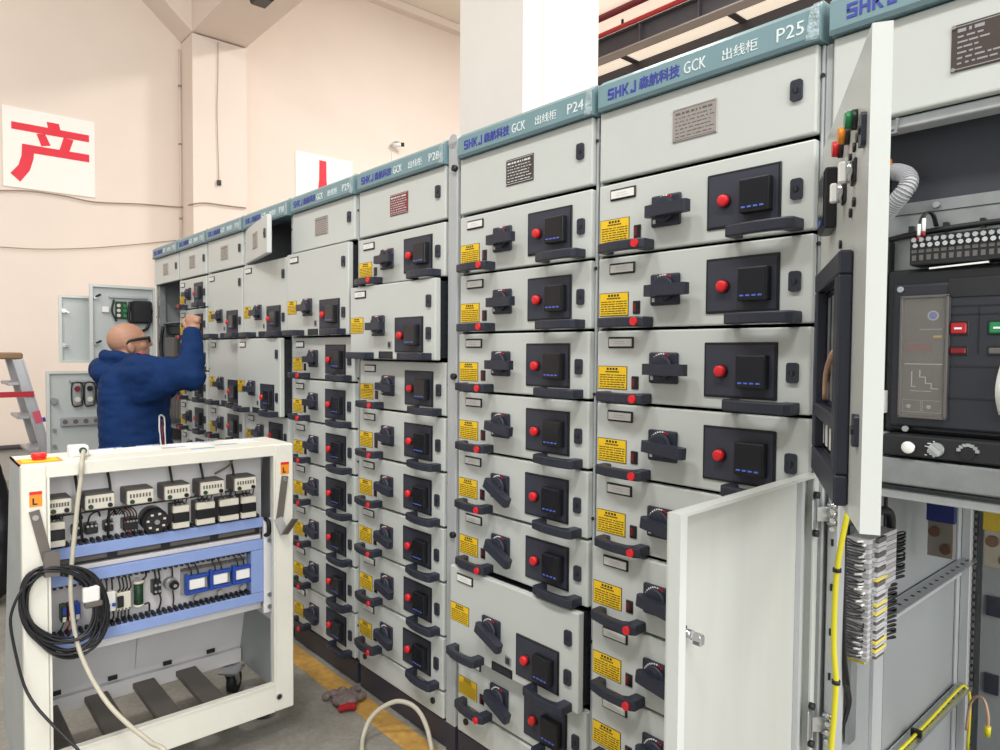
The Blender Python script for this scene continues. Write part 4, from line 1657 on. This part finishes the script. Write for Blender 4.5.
# pilaster on the end wall with its roof beam
b = B()
b.box(-9.0, -8.585, 1.268, 1.91, 0, 5.12, 'wall')
struct('pilaster', b)
zp = 5.135
b = B()
b.box(-8.99, -3.42, 1.268, 1.91, zp, 6.0, 'wall')
b.prism([(-9.0, 1.267, zp), (-9.0, .15, zp + .95), (-9.0, .15, zp + 1.4), (-9.0, 1.267, zp + 1.4)], (.415, 0, 0), 'wall')
struct('roof_beam', b)
b = B()
b.box(-9.0, -8.86, 1.95, 10.9, 6.50, 6.615, 'wall')
struct('trim_2', b)
b = B()
b.box(-9.0, -8.985, -9, 1.26, 0, .33, 'dado')
b.cyl((-8.95, -9, .36), (-8.95, 1.2, .36), .025, 'girder', 8)
struct('baseboard_end', b)
b = B()
b.box(-3.409, -2.844, 1.2, 1.83, 0, ZC - .01, 'colw')
b.box(-2.844, -2.838, 1.352, 1.362, 0, ZC - .01, 'wall')
struct('column', b)
# girders and roof lights seen over the row
YB = onZ(598.5, 61.2, 6.0).y
ztop = onY(598.5, 43, YB).z
b = B()
b.box(-8.98, 7, YB + .02, YB + .05, 6.02, ztop, 'girder')
b.box(-8.98, 7, YB - .06, YB + .16, 6.0, 6.019, 'flange')
b.box(-8.98, 7, YB - .06, YB + .16, ztop + .001, ztop + .02, 'girder')
for i in range(14):
    b.box(-8.5 + i, -8.47 + i, YB - .05, YB + .0195, 6.02, ztop, 'girder')
solo('crane_girder', b, 'dark grey crane girder with stiffener ribs high over the cabinet row, nearer one', 'girder')
YA = onZ(598.5, 75, ZC).y
b = B()
zb_ = onY(600, 104, YA).z
b.box(-8.98, 7, YA, YA + .12, zb_, ZC - .005, 'girder')
solo('roof_girder', b, 'plain dark girder just above the cabinet headers, behind the ribbed crane girder', 'girder')
b = B()
b.cyl((-8.98, YB - .05, ztop + .07), (7, YB - .05, ztop + .07), .035, 'pipe_red', 10)
for i in range(12):
    b.cyl((-8 + i * 1.2, YB - .05, ztop + .10), (-8 + i * 1.2, YB - .05, ztop + .17), .02, 'dark', 8)
solo('fire_pipe', b, 'bright red pipe running along the top of the ribbed girder', 'pipe')
p = onZ(598.5, 19.5, 6.5)
b = B()
b.cyl((-8.98, p.y, 6.5), (7, p.y, 6.5), .05, 'pipe_dk', 10)
solo('fire_pipe', b, 'dark red pipe under the ceiling at the top edge of the picture', 'pipe')
xs = [onZ(629, 57, ZC).x, onZ(736, 14.5, ZC).x]
st = xs[1] - xs[0]
b = B()
for i in range(-1, 5):
    x = xs[0] + i * st
    if x < -8.9:
        continue
    b.box(x - .06, x + .06, YB - .9, YA - .002, ZC - .05, ZC - .031, 'girder')
struct('trim_3', b)
b = B()
b.box(-8.98, 6.9, YB - .9, YA - .004, ZC - .03, ZC - .002, 'skylight')
struct('window_1', b)
# posters with one red character each


def poster(y0, y1, z0, z1, ch, cy0, cz0, wd, hz, label):
    b = B()
    b.box(-8.998, -8.985, y0, y1, z0, z1, 'sign')
    o = solo('poster', b, label, 'poster', 'white posters with one red character on the end wall')
    bb = B()
    strokes = {'产': [[(.44, 1.0), (.60, 1.0), (.63, .85), (.47, .85)], [(0, .91), (1, .91), (1, .80), (0, .80)], [(.31, .79), (.42, .80), (.49, .64), (.37, .61)],
                     [(.66, .80), (.79, .79), (.73, .59), (.60, .59)], [(.13, .60), (1, .60), (1, .48), (.13, .48)],
                     [(.13, .60), (.28, .60), (.27, .40), (.22, .21), (.10, .02), (-.02, .13), (.08, .27), (.12, .42)]],
               '人': [[(.42, 1), (.58, 1), (.585, .72), (.62, .5), (.72, .3), (1, .1), (.9, 0), (.6, .22), (.5, .42), (.4, .22), (.1, 0), (0, .1), (.28, .3), (.38, .5), (.415, .72)]]}[ch]
    for i, q in enumerate(strokes):
        bb.prism([(x * wd, 0, z * hz) for x, z in q], (0, -.001 - .0002 * i, 0), 'sign_red')
    me = bb.mesh('character')
    put('character', me, o, (-8.983, cy0, cz0), PI / 2)


poster(-.525, .328, 3.125, 3.97, '产', -.448, 3.175, .72, .70, 'white poster with red character 产 on the cream wall at the far left')
poster(2.732, 3.60, 3.28, 4.13, '人', 2.805, 3.12, .66, .94, 'white poster with red character 人 mostly hidden behind the cabinet tops')
# surveillance camera
p = onX(395, 147, -8.9)
sc = thing('surveillance_camera', 'small white bullet camera on the cream wall above the P28 cabinet', 'camera', (-9.0, p.y, p.z))
b = B()
b.box(.0, .02, -.05, .05, -.06, .06, 'white', .005)
b.bar((.02, 0, 0), (.14, 0, .05), .03, .03, 'white')
put('wall_bracket', b, sc)
b = B()
b.cyl((.10, -.05, .06), (.22, .14, .075), .055, 'white', 14)
b.cyl((.215, .135, .075), (.265, .21, .08), .050, 'black', 14)
b.box(.08, .26, -.02, .12, .125, .135, 'white')
put('camera_body', b, sc)
b = B()
b.tube([(.012, 0, -.06), (.012, .01, -.3), (.012, .0, -.7)], .012, 'white', 6)
put('lead', b, sc)
sc.scale = (.6, .6, .6)
# cables on the wall
b = B()
b.tube([onX(x, y, X) for x, y, X in ((-30, 190, -8.97), (0, 190.5, -8.97), (30, 191, -8.97), (65, 196, -8.97), (95, 202, -8.97), (140, 204, -8.97), (178, 207, -8.97), (186, 206, -8.9), (193.5, 204, -8.56), (206, 203, -8.56), (225, 205.5, -8.56), (246, 208, -8.56))], .008, 'wirewall', 6)
solo('wall_cable', b, 'grey cable sagging along the end wall below the left poster', 'cable')
b = B()
b.tube([onX(x, y, -8.97) for x, y in ((-30, 246), (0, 247), (40, 249), (90, 248), (140, 244), (180, 240))], .005, 'wirewall', 6)
solo('wall_cable', b, 'thin cable on the end wall above the worker and ladder', 'cable')
b = B()
b.tube([onX(x, y, -8.57) for x, y in ((218, 42), (218, 70), (217, 110), (218, 150), (219, 181))], .004, 'wirewall', 6)
b.box(-8.585, -8.55, onX(219, 182, -8.57).y - .02, onX(219, 182, -8.57).y + .02, onX(219, 182, -8.57).z - .04, onX(219, 182, -8.57).z + .02, 'black')
solo('hanging_wire', b, 'thin wire with a black plug hanging down the wide pilaster', 'wire')
b = B()
b.cyl((-8.985, 1.245, 2.6), (-8.985, 1.245, 5.05), .010, 'wall', 8)
for z in (3.0, 3.9, 4.6):
    b.box(-8.999, -8.97, 1.23, 1.26, z, z + .02, 'wirewall')
solo('conduit', b, 'cream conduit running up the corner between end wall and pilaster', 'conduit')
# flood lamp under the roof beam
p = onZ(262, 0, zp - .1)
fl = thing('flood_lamp', 'black flood lamp fixed under the roof beam at the top edge', 'lamp', (p.x, p.y, zp))
b = B()
b.box(-.12, .12, -.09, .09, -.13, -.05, 'black', .02)
put('lamp_body', b, fl)
b = B()
b.box(-.03, .03, -.05, .05, -.049, -.001, 'bar')
put('bracket', b, fl)

# ------------------------------------------------------------------ step ladder
LX = -5.95
ld_ = thing('step_ladder', 'old aluminium step ladder with brown top and red strap standing by the end wall', 'ladder', (LX, -.95, 0))
lz = 1.35


def lp(name, b):
    return put(name, b, ld_, (-LX, .95, 0))


tcx = onX(4, 357, LX).y
b = B()
b.box(LX - .22, LX + .22, tcx - .16, tcx + .085, lz - .01, lz + .035, 'wood', .01)
lp('top_cap', b)
foot = onX(42, 455, LX)
top_ = onX(14, 362, LX)
sl = (foot.y - top_.y) / (top_.z - foot.z)


def fy(z, o=0):
    return top_.y + (lz - .02 - z) * sl + o


for dx in (-.20, .20):
    b = B()
    b.bar((LX + dx * 1.15, fy(0, .0), .012), (LX + dx, fy(lz - .012), lz - .012), .028, .044, 'alu', (0, 1, 0))
    b.bar((LX + dx * 1.15, fy(0, .028), .012), (LX + dx, fy(lz - .012, .028), lz - .012), .05, .010, 'alu', (0, 1, 0))
    b.bar((LX + dx * 1.15, fy(0, -.026), .012), (LX + dx, fy(lz - .012, -.026), lz - .012), .05, .008, 'alu', (0, 1, 0))
    if dx > 0:
        b.bar((LX + dx + .036, fy(.98, .012), .98), (LX + dx + .036, fy(.90, .012), .90), .004, .045, 'pink', (0, 1, 0))
        b.bar((LX + dx + .036, fy(.935, .045), .935), (LX + dx + .036, fy(.905, .045), .905), .004, .018, 'blue', (0, 1, 0))
    lp('front_rail', b)
    b = B()
    b.bar((LX + dx * 1.1, tcx - .75, .012), (LX + dx, tcx - .09, lz - .012), .03, .05, 'alu', (0, 1, 0))
    lp('rear_leg', b)
for i in range(5):
    z = .22 + i * .235
    b = B()
    b.box(LX - .185, LX + .185, fy(z) - .10, fy(z) + .02, z, z + .022, 'alu', .003)
    lp('tread', b)
b = B()
zz = onX(15, 395, LX + .24).z
b.box(LX + .235, LX + .242, tcx - .5, fy(zz, .03), zz - .016, zz + .022, 'strap')
lp('strap', b)

# ------------------------------------------------------------------ clutter at the left edge
p = onZ(5, 500, 0)
b = B()
b.box(-5.45, -4.75, -2.32, -1.40, .0, .14, 'bar', .01)
for i in range(6):
    b.bar((-5.36 + i * .09, -2.22, .17 + .012 * (i % 3)), (-5.30 + i * .08, -1.33, .19 + .03 * (i % 2)), .05, .03, 'alu')
    b.bar((-5.30 + i * .08, -2.1, .23), (-5.25 + i * .07, -1.36, .26), .03, .03, 'steel')
solo('metal_offcuts', b, 'heap of grey metal offcuts on a low crate behind the trolley at the left edge', 'offcuts')
p = onZ(3, 606, 0)
print('bag at', tuple(round(v, 2) for v in p))

# ------------------------------------------------------------------ voxel skin helper


def melt(b, voxel, smooth=4, name='body'):
    """join overlapping closed shapes into one continuous surface"""
    me = b.mesh(name)
    o = bpy.data.objects.new('melt', me)
    COL.objects.link(o)
    m = o.modifiers.new('r', 'REMESH')
    m.mode = 'VOXEL'
    m.voxel_size = voxel
    m.use_smooth_shade = True
    s = o.modifiers.new('s', 'SMOOTH')
    s.iterations = smooth
    s.factor = .5
    dg = bpy.context.evaluated_depsgraph_get()
    out = bpy.data.meshes.new_from_object(o.evaluated_get(dg))
    bpy.data.objects.remove(o)
    for q in out.polygons:
        q.use_smooth = True
    return out


def wrinkle(me, amp, freq, seed=0, aniso=(1, 1, 1)):
    for v in me.vertices:
        q = Vector((v.co.x * aniso[0], v.co.y * aniso[1], v.co.z * aniso[2])) * freq + Vector((seed, seed * 1.7, seed * .3))
        n = noise.noise(q) + .5 * noise.noise(q * 2.1)
        r = 1 - abs(noise.noise(q * .8 + Vector((9, 3, 1)))) * 2
        v.co += v.normal * amp * (n * .7 + max(0, r) * .5)


def capsule(b, p0, p1, r0, r1, m, n=6):
    p0, p1 = Vector(p0), Vector(p1)
    b.tube([p0, p0.lerp(p1, .5), p1], [r0, (r0 + r1) / 2, r1], m, 12, smooth=1)
    b.ball(p0, r0, m, 12)
    b.ball(p1, r1, m, 12)


# black bag
b = B()
c = p + Vector((-.12, -.06, 0))
for (k, zz, r, hz) in ((.0, .15, .19, .82), (.015, .30, .16, 1.1), (.03, .44, .115, 1.2), (.045, .56, .075, 1.4), (.055, .66, .04, 1.6)):
    b.ball(c + _rt * k + Vector((0, 0, zz)), r, 'bag', 14, (1, 1, hz * 1.25))
me = melt(b, .016, 14, 'bag')
wrinkle(me, .022, 7, 1, (1.6, 1.6, .5))
me.materials.clear()
me.materials.append(M['bag'])
zmin = min(v.co.z for v in me.vertices)
o = put('bag', me, None, (0, 0, -zmin + .001), label='black bag slumped on the floor behind the trolley at the left edge', category='bag')
# ------------------------------------------------------------------ the worker
D0 = 3.6


def P(x, y, d=D0):
    return at(x, y, d)


pb = (_rt * .84 + _fh * .54)
pb.normalize()
ps = pb.cross(Vector((0, 0, 1)))            # towards the camera: his right side
ps.normalize()
pf = (pb * math.cos(.20) + Vector((0, 0, 1)) * math.sin(.20))   # the face looks slightly up
pu = ps.cross(pf)
hc = P(129.5, 342.2)


def H(f, s, u):
    return hc + (pf * f + ps * s + pu * u) * .89


foot_c = P(136, 445)
base = Vector((foot_c.x, foot_c.y, 0))
worker = thing('person', 'bald person in glasses and navy hooded jacket reaching up into an open cabinet', 'person', base)


def wp(name, me, parent=None):
    o = put(name, me, parent or worker, -base if parent is None else (0, 0, 0))
    return o


hm = Matrix((pf, ps, pu)).transposed().to_4x4()


def blob(b, c, sc, m):
    b.ball(c, 1, m, 20, [q * .915 for q in sc], hm)


sh_n = P(143, 373, 3.45)
el_n = P(190.5, 376.5, 3.52)
wr_n = P(192.5, 336, 3.62)
sh_f = P(141, 370, 3.80)
el_f = P(164, 388, 3.98)
wr_f = P(178, 374, 4.12)
pel = Vector((base.x, base.y, .80))
chest = P(136, 385)
neck0 = P(127, 366)

b = B()
# head
blob(b, H(-.014, 0, .022), (.099, .079, .090), 'skin')
blob(b, H(.010, 0, -.01), (.082, .072, .085), 'skin')
blob(b, H(.036, 0, -.052), (.058, .056, .066), 'skin')
blob(b, H(.060, 0, -.096), (.030, .034, .024), 'skin')
blob(b, H(.072, 0, .020), (.022, .052, .016), 'skin')
for s_ in (-1, 1):
    blob(b, H(.054, s_ * .040, -.030), (.032, .026, .030), 'skin')
    blob(b, H(-.006, s_ * .078, -.030), (.021, .011, .034), 'skin')
    blob(b, H(-.012, s_ * .086, -.022), (.013, .007, .023), 'skin')
    blob(b, H(.090, s_ * .013, -.036), (.010, .008, .008), 'skin')
b.tube([H(.080, 0, .010), H(.094, 0, -.010), H(.106, 0, -.030)], [.010, .012, .014], 'skin', 10)
blob(b, H(.106, 0, -.032), (.013, .014, .011), 'skin')
blob(b, H(.083, 0, -.063), (.013, .024, .007), 'skin')
blob(b, H(.080, 0, -.074), (.012, .021, .007), 'skin')
capsule(b, H(-.025, 0, -.05), neck0 + Vector((0, 0, -.05)), .060, .066, 'skin')
# trunk and limbs under the clothes
b.loft([[base + Vector((rx * math.cos(t), ry * math.sin(t), z)) for t in [2 * PI * k / 16 for k in range(16)]] for z, rx, ry in ((.76, .13, .13), (.9, .14, .13), (1.1, .15, .14), (1.25, .14, .13), (1.33, .08, .08))], 'skin')
for a, c, e in ((sh_n, el_n, wr_n), (sh_f, el_f, wr_f)):
    capsule(b, a.lerp(chest, .3), a, .06, .055, 'skin')
    capsule(b, a, c, .048, .040, 'skin')
    capsule(b, c, e, .040, .028, 'skin')
fx_ = pb
for s_ in (-1, 1):
    hip = base + ps * (.095 * s_) + Vector((0, 0, .80))
    knee = base + ps * (.105 * s_) + fx_ * .02 + Vector((0, 0, .42))
    ank = base + ps * (.115 * s_) - fx_ * .01 + Vector((0, 0, .07))
    capsule(b, hip, knee, .08, .052, 'skin')
    capsule(b, knee, ank, .050, .036, 'skin')
    capsule(b, ank, ank + fx_ * .13 + Vector((0, 0, -.03)), .034, .028, 'skin')
# the near hand: a fist closed on a tool, seen from its back
pw = P(192.5, 325.0, 3.63)
ix, iy = _rt, _u2
iz = -_fw


def HN(x, y, z):
    return pw + ix * x + iy * y + iz * z


hmx = Matrix((ix, iy, iz)).transposed().to_4x4()
b.ball(HN(.004, -.004, 0), 1, 'skin', 16, (.036, .036, .022), hmx)
capsule(b, wr_n, HN(.004, -.02, 0), .027, .030, 'skin')
for i in range(4):
    x0_ = -.024 + i * .0195
    zt_ = .012 - .004 * i
    k = (1.0, 1.08, 1.0, .85)[i]
    capsule(b, HN(x0_ * .9, .018, .008 + .002 * i), HN(x0_, .044 * k, .004), .0105, .0100, 'skin')
    capsule(b, HN(x0_, .044 * k, .004), HN(x0_ - .010, .044 * k, -.026), .0098, .0090, 'skin')
    capsule(b, HN(x0_ - .010, .044 * k, -.026), HN(x0_ - .012, .018 * k, -.036), .0088, .0080, 'skin')
capsule(b, HN(-.030, -.014, .002), HN(-.046, .006, -.006), .0125, .0115, 'skin')
capsule(b, HN(-.046, .006, -.006), HN(-.050, .030, -.016), .0110, .0095, 'skin')
# the far hand, half closed
for i in range(4):
    o_ = Vector((0, 0, .024 - i * .016))
    d_ = (wr_f - el_f).normalized()
    capsule(b, wr_f + d_ * .05 + o_, wr_f + d_ * .10 + o_, .0098, .0090, 'skin')
    capsule(b, wr_f + d_ * .10 + o_, wr_f + d_ * .115 + o_ - ps * .0 + _rt * .02, .009, .008, 'skin')
capsule(b, wr_f, wr_f + (wr_f - el_f).normalized() * .06, .028, .032, 'skin')
capsule(b, wr_f + Vector((0, 0, .02)), wr_f + (wr_f - el_f).normalized() * .05 + Vector((0, 0, .05)), .012, .010, 'skin')
body = melt(b, .0052, 3, 'body')
body.materials.clear()
body.materials.append(M['skin'])
wp('body', body)
# glasses
b = B()
for s_ in (1, -1):
    b.tube([H(-.022, s_ * .0835, -.010), H(-.006, s_ * .0855, .008), H(.030, s_ * .083, .010), H(.070, s_ * .072, .008), H(.097, s_ * .062, .006)], [.0055, .0065, .007, .0075, .008], 'black', 8)
    b.tube([H(.098, s_ * .062, .010), H(.104, s_ * .036, .012), H(.107, s_ * .010, .008), H(.106, s_ * .012, -.012), H(.100, s_ * .040, -.018), H(.096, s_ * .062, -.010)], 0.0048, 'black', 8, closed=True)
b.tube([H(.107, .010, .008), H(.110, 0, .010), H(.107, -.010, .008)], .0034, 'black', 8)
wp('glasses', b)

# jacket
b = B()


def ring(x, y, rx, rd, n=20, dd=0.):
    c = P(x, y, D0 + dd)
    a_ = Vector((_rt.x, _rt.y, 0))
    d_ = Vector((_fh.x, _fh.y, 0))
    return [c + a_ * rx * math.cos(2 * PI * k / n) + d_ * rd * math.sin(2 * PI * k / n) for k in range(n)]


b.loft([ring(x, y, rx, rd) for x, y, rx, rd in ((128, 363, .075, .10), (131, 368, .105, .16), (135, 376, .138, .205), (135, 390, .148, .21), (135, 405, .149, .21), (136, 425, .154, .205), (137, 445, .158, .205), (138, 470, .165, .205), (138, 500, .165, .20))], 'jacket')
capsule(b, sh_n, sh_n.lerp(el_n, .5), .088, .082, 'jacket')
capsule(b, sh_n.lerp(el_n, .5), el_n, .082, .068, 'jacket')
capsule(b, el_n, el_n.lerp(wr_n, .55), .068, .060, 'jacket')
capsule(b, el_n.lerp(wr_n, .55), wr_n, .060, .048, 'jacket')
b.ball(el_n + _rt * .008 - _u2 * .004, .066, 'jacket', 14)
capsule(b, P(126, 388, 3.52), sh_n, .105, .088, 'jacket')
capsule(b, P(128, 366, 3.54), sh_n, .062, .086, 'jacket')
capsule(b, P(140, 392, 3.47), P(165, 381, 3.47), .075, .076, 'jacket')
capsule(b, sh_f, el_f, .088, .074, 'jacket')
capsule(b, el_f, wr_f, .072, .050, 'jacket')
# folds of the bent sleeve
for (x, y, d, r) in ((160, 380, 3.47, .074), (184, 366, 3.52, .050)):
    b.ball(P(x, y, d), r, 'jacket', 12, (1, 1, .8))
jk = melt(b, .011, 9, 'jacket')
wrinkle(jk, .009, 9, 2, (.8, .8, 2.2))
wrinkle(jk, .003, 24, 5, (1, 1, 1.6))
jk.materials.clear()
jk.materials.append(M['jacket'])
for q in jk.polygons:
    q.use_smooth = True
jo = wp('jacket', jk)
# hood and collar
b = B()
blob(b, P(112, 372, 3.58), (.105, .15, .066), 'jacket')
blob(b, P(103, 369, 3.60), (.066, .13, .070), 'jacket')
blob(b, P(112, 360, 3.60), (.050, .10, .050), 'jacket')
blob(b, P(110, 382, 3.58), (.070, .12, .045), 'jacket')
cring = [H(-.035 + .105 * math.cos(t), .105 * math.sin(t), -.078 - .034 * math.cos(t) - .008) for t in [2 * PI * k / 22 for k in range(22)]]
b.tube(cring, .026, 'jacket', 10, closed=True, smooth=2)
cr2 = [H(-.03 + .098 * math.cos(t), .10 * math.sin(t), -.120 - .02 * math.cos(t)) for t in [2 * PI * k / 22 for k in range(22)]]
b.tube(cr2, .034, 'jacket', 10, closed=True, smooth=2)
hd = melt(b, .009, 3, 'hood')
wrinkle(hd, .012, 12, 4)
hd.materials.clear()
hd.materials.append(M['jacket'])
wp('hood', hd)
# pocket trim: follows the jacket's surface
from mathutils.bvhtree import BVHTree
bv = BVHTree.FromPolygons([v.co[:] for v in jk.vertices], [tuple(q.vertices) for q in jk.polygons])


def hit(x, y, off=.002):
    d = ray(x, y).normalized()
    r = bv.ray_cast(CAM, d)
    return (r[0] - d * off) if r[0] is not None else P(x, y, 3.4)


b = B()
b.tube([hit(159.3, 416), hit(159.2, 424), hit(159.6, 432), hit(160.4, 440), hit(161.2, 446)], .0042, 'white', 8)
b.tube([hit(164.2, 417.5), hit(164.6, 425), hit(164.8, 433), hit(165.2, 441), hit(165.6, 447)], .0042, 'white', 8)
b.tube([hit(159.3, 416), hit(161.5, 415), hit(164.2, 417.5)], .0042, 'white', 8)
b.tube([hit(161.8, 419, .001), hit(161.8, 427, .001), hit(162.3, 435, .001), hit(163, 446, .001)], .0048, 'darkred', 8)
wp('pocket_trim', b, jo)
b = B()
zc_ = H(.03, .098, -.075)
b.box(-.012, .012, -.004, .004, -.009, .009, 'pink', .002, mtx=Matrix.Translation(zc_) @ hm)
b.bar(zc_ + pf * .006 - pu * .004, zc_ + pf * .012 - pu * .03, .008, .004, 'white', ps)
wp('hood_tag', b, jo)
# trousers and shoes
b = B()
for s_ in (-1, 1):
    hip = base + ps * (.095 * s_) + Vector((0, 0, .82))
    knee = base + ps * (.105 * s_) + fx_ * .02 + Vector((0, 0, .42))
    ank = base + ps * (.115 * s_) - fx_ * .01 + Vector((0, 0, .10))
    capsule(b, hip, knee, .085, .076, 'trouser')
    capsule(b, knee, ank, .076, .066, 'trouser')
tr = melt(b, .012, 3, 'trousers')
wrinkle(tr, .006, 12, 1)
tr.materials.clear()
tr.materials.append(M['trouser'])
wp('trousers', tr)
for s_ in (-1, 1):
    b = B()
    ank = base + ps * (.115 * s_) - fx_ * .01
    capsule(b, ank + Vector((0, 0, .055)), ank + fx_ * .15 + Vector((0, 0, .045)), .050, .042, 'rubber')
    capsule(b, ank + Vector((0, 0, .06)), ank + Vector((0, 0, .11)), .048, .046, 'rubber')
    so = melt(b, .01, 3, 'shoe')
    zmin = min(v.co.z for v in so.vertices)
    for v in so.vertices:
        v.co.z = max(v.co.z - zmin + .001, .001)
    so.materials.clear()
    so.materials.append(M['rubber'])
    wp('shoe', so)

# ------------------------------------------------------------------ work glove on the floor
gp = onZ(345, 704, 0)
gd = (onZ(340, 690, 0) - onZ(346, 716, 0)).normalized()
gs = Vector((gd.y, -gd.x, 0))


def G(a, s, z):
    return gp + gd * a * .85 + gs * s * .85 + Vector((0, 0, z))


b = B()
b.ball(G(-.005, 0, .020), .05, 'glove', 14, (1, 1, .40))
b.ball(G(-.035, .0, .018), .045, 'glove', 14, (1, .9, .40))
for s_, L, bend in ((-.040, .034, -.026), (-.018, .050, .010), (.006, .040, -.012), (.030, .048, .026)):
    capsule(b, G(.02, s_ * .8, .018), G(.02 + L * .6, s_ + bend * .5, .030), .0125, .0115, 'glove')
    capsule(b, G(.02 + L * .6, s_ + bend * .5, .030), G(.02 + L, s_ + bend * 1.6, .014), .0115, .0105, 'glove')
capsule(b, G(-.03, .04, .018), G(.0, .085, .016), .014, .012, 'glove')
gl = melt(b, .006, 2, 'glove')
wrinkle(gl, .012, 28, 3)
gl.materials.clear()
gl.materials.append(M['glove'])
zmin = min(v.co.z for v in gl.vertices)
for v in gl.vertices:
    v.co += Vector((0, 0, .002 - zmin)) - gp
gt = thing('work_glove', 'grey knitted work glove with red cuff lying on the yellow floor line', 'glove', gp)
put('glove_hand', gl, gt)
b = B()
b.tube([G(-.074, -.036, .016) - gp, G(-.077, -.010, .022) - gp, G(-.077, .014, .022) - gp, G(-.074, .038, .016) - gp], .0145, 'glove_red', 10)
put('cuff', b, gt)
# cable loop on the floor in front of the row
b = B()
lp_ = [(361, 775, .012), (362, 752, .012), (363, 738, .02), (369, 721, .06), (380, 709, .10), (396, 701.5, .13), (410, 704, .13), (420, 713, .11), (427, 728, .07), (431, 745, .03), (433, 760, .012), (436, 785, .012)]
b.tube([onZ(x, y, z) for x, y, z in lp_], .0085, 'beige', 10, smooth=6)
solo('floor_cable', b, 'pale cable arching up from the floor in front of the P28 cabinet', 'cable')
# ------------------------------------------------------------------ light
w = bpy.data.worlds.new('daylight')
SC.world = w
w.use_nodes = True
bg = w.node_tree.nodes['Background']
bg.inputs['Color'].default_value = (.97, .99, 1.0, 1)
bg.inputs['Strength'].default_value = .5


def area(name, loc, rot, sx, sy, power, col=(1, .985, .97)):
    l = bpy.data.lights.new(name, 'AREA')
    l.shape = 'RECTANGLE'
    l.size, l.size_y = sx, sy
    l.energy = power
    l.color = col
    o = bpy.data.objects.new(name, l)
    COL.objects.link(o)
    o.location = loc
    o.rotation_euler = rot
    return o


for x, e in ((-6.0, 60), (-2.5, 168), (1.0, 205), (4.0, 180)):
    area('unseen_bay_light', (x, -3.2, 6.45), (0, 0, 0), 1.2, .8, e)
for x, e in ((-5.0, 270), (-1.5, 140), (2.5, 140)):  # unseen fill lights added behind the row to brighten the end wall
    area('unseen_bay_light', (x, 4.6, 6.4), (0, 0, 0), 1.2, .8, e)
# daylight from the windows at the near end of the hall
area('daylight_window', (6.5, -.5, 3.6), (0, math.radians(82), 0), 4.5, 12.0, 900, (1, .985, .975))
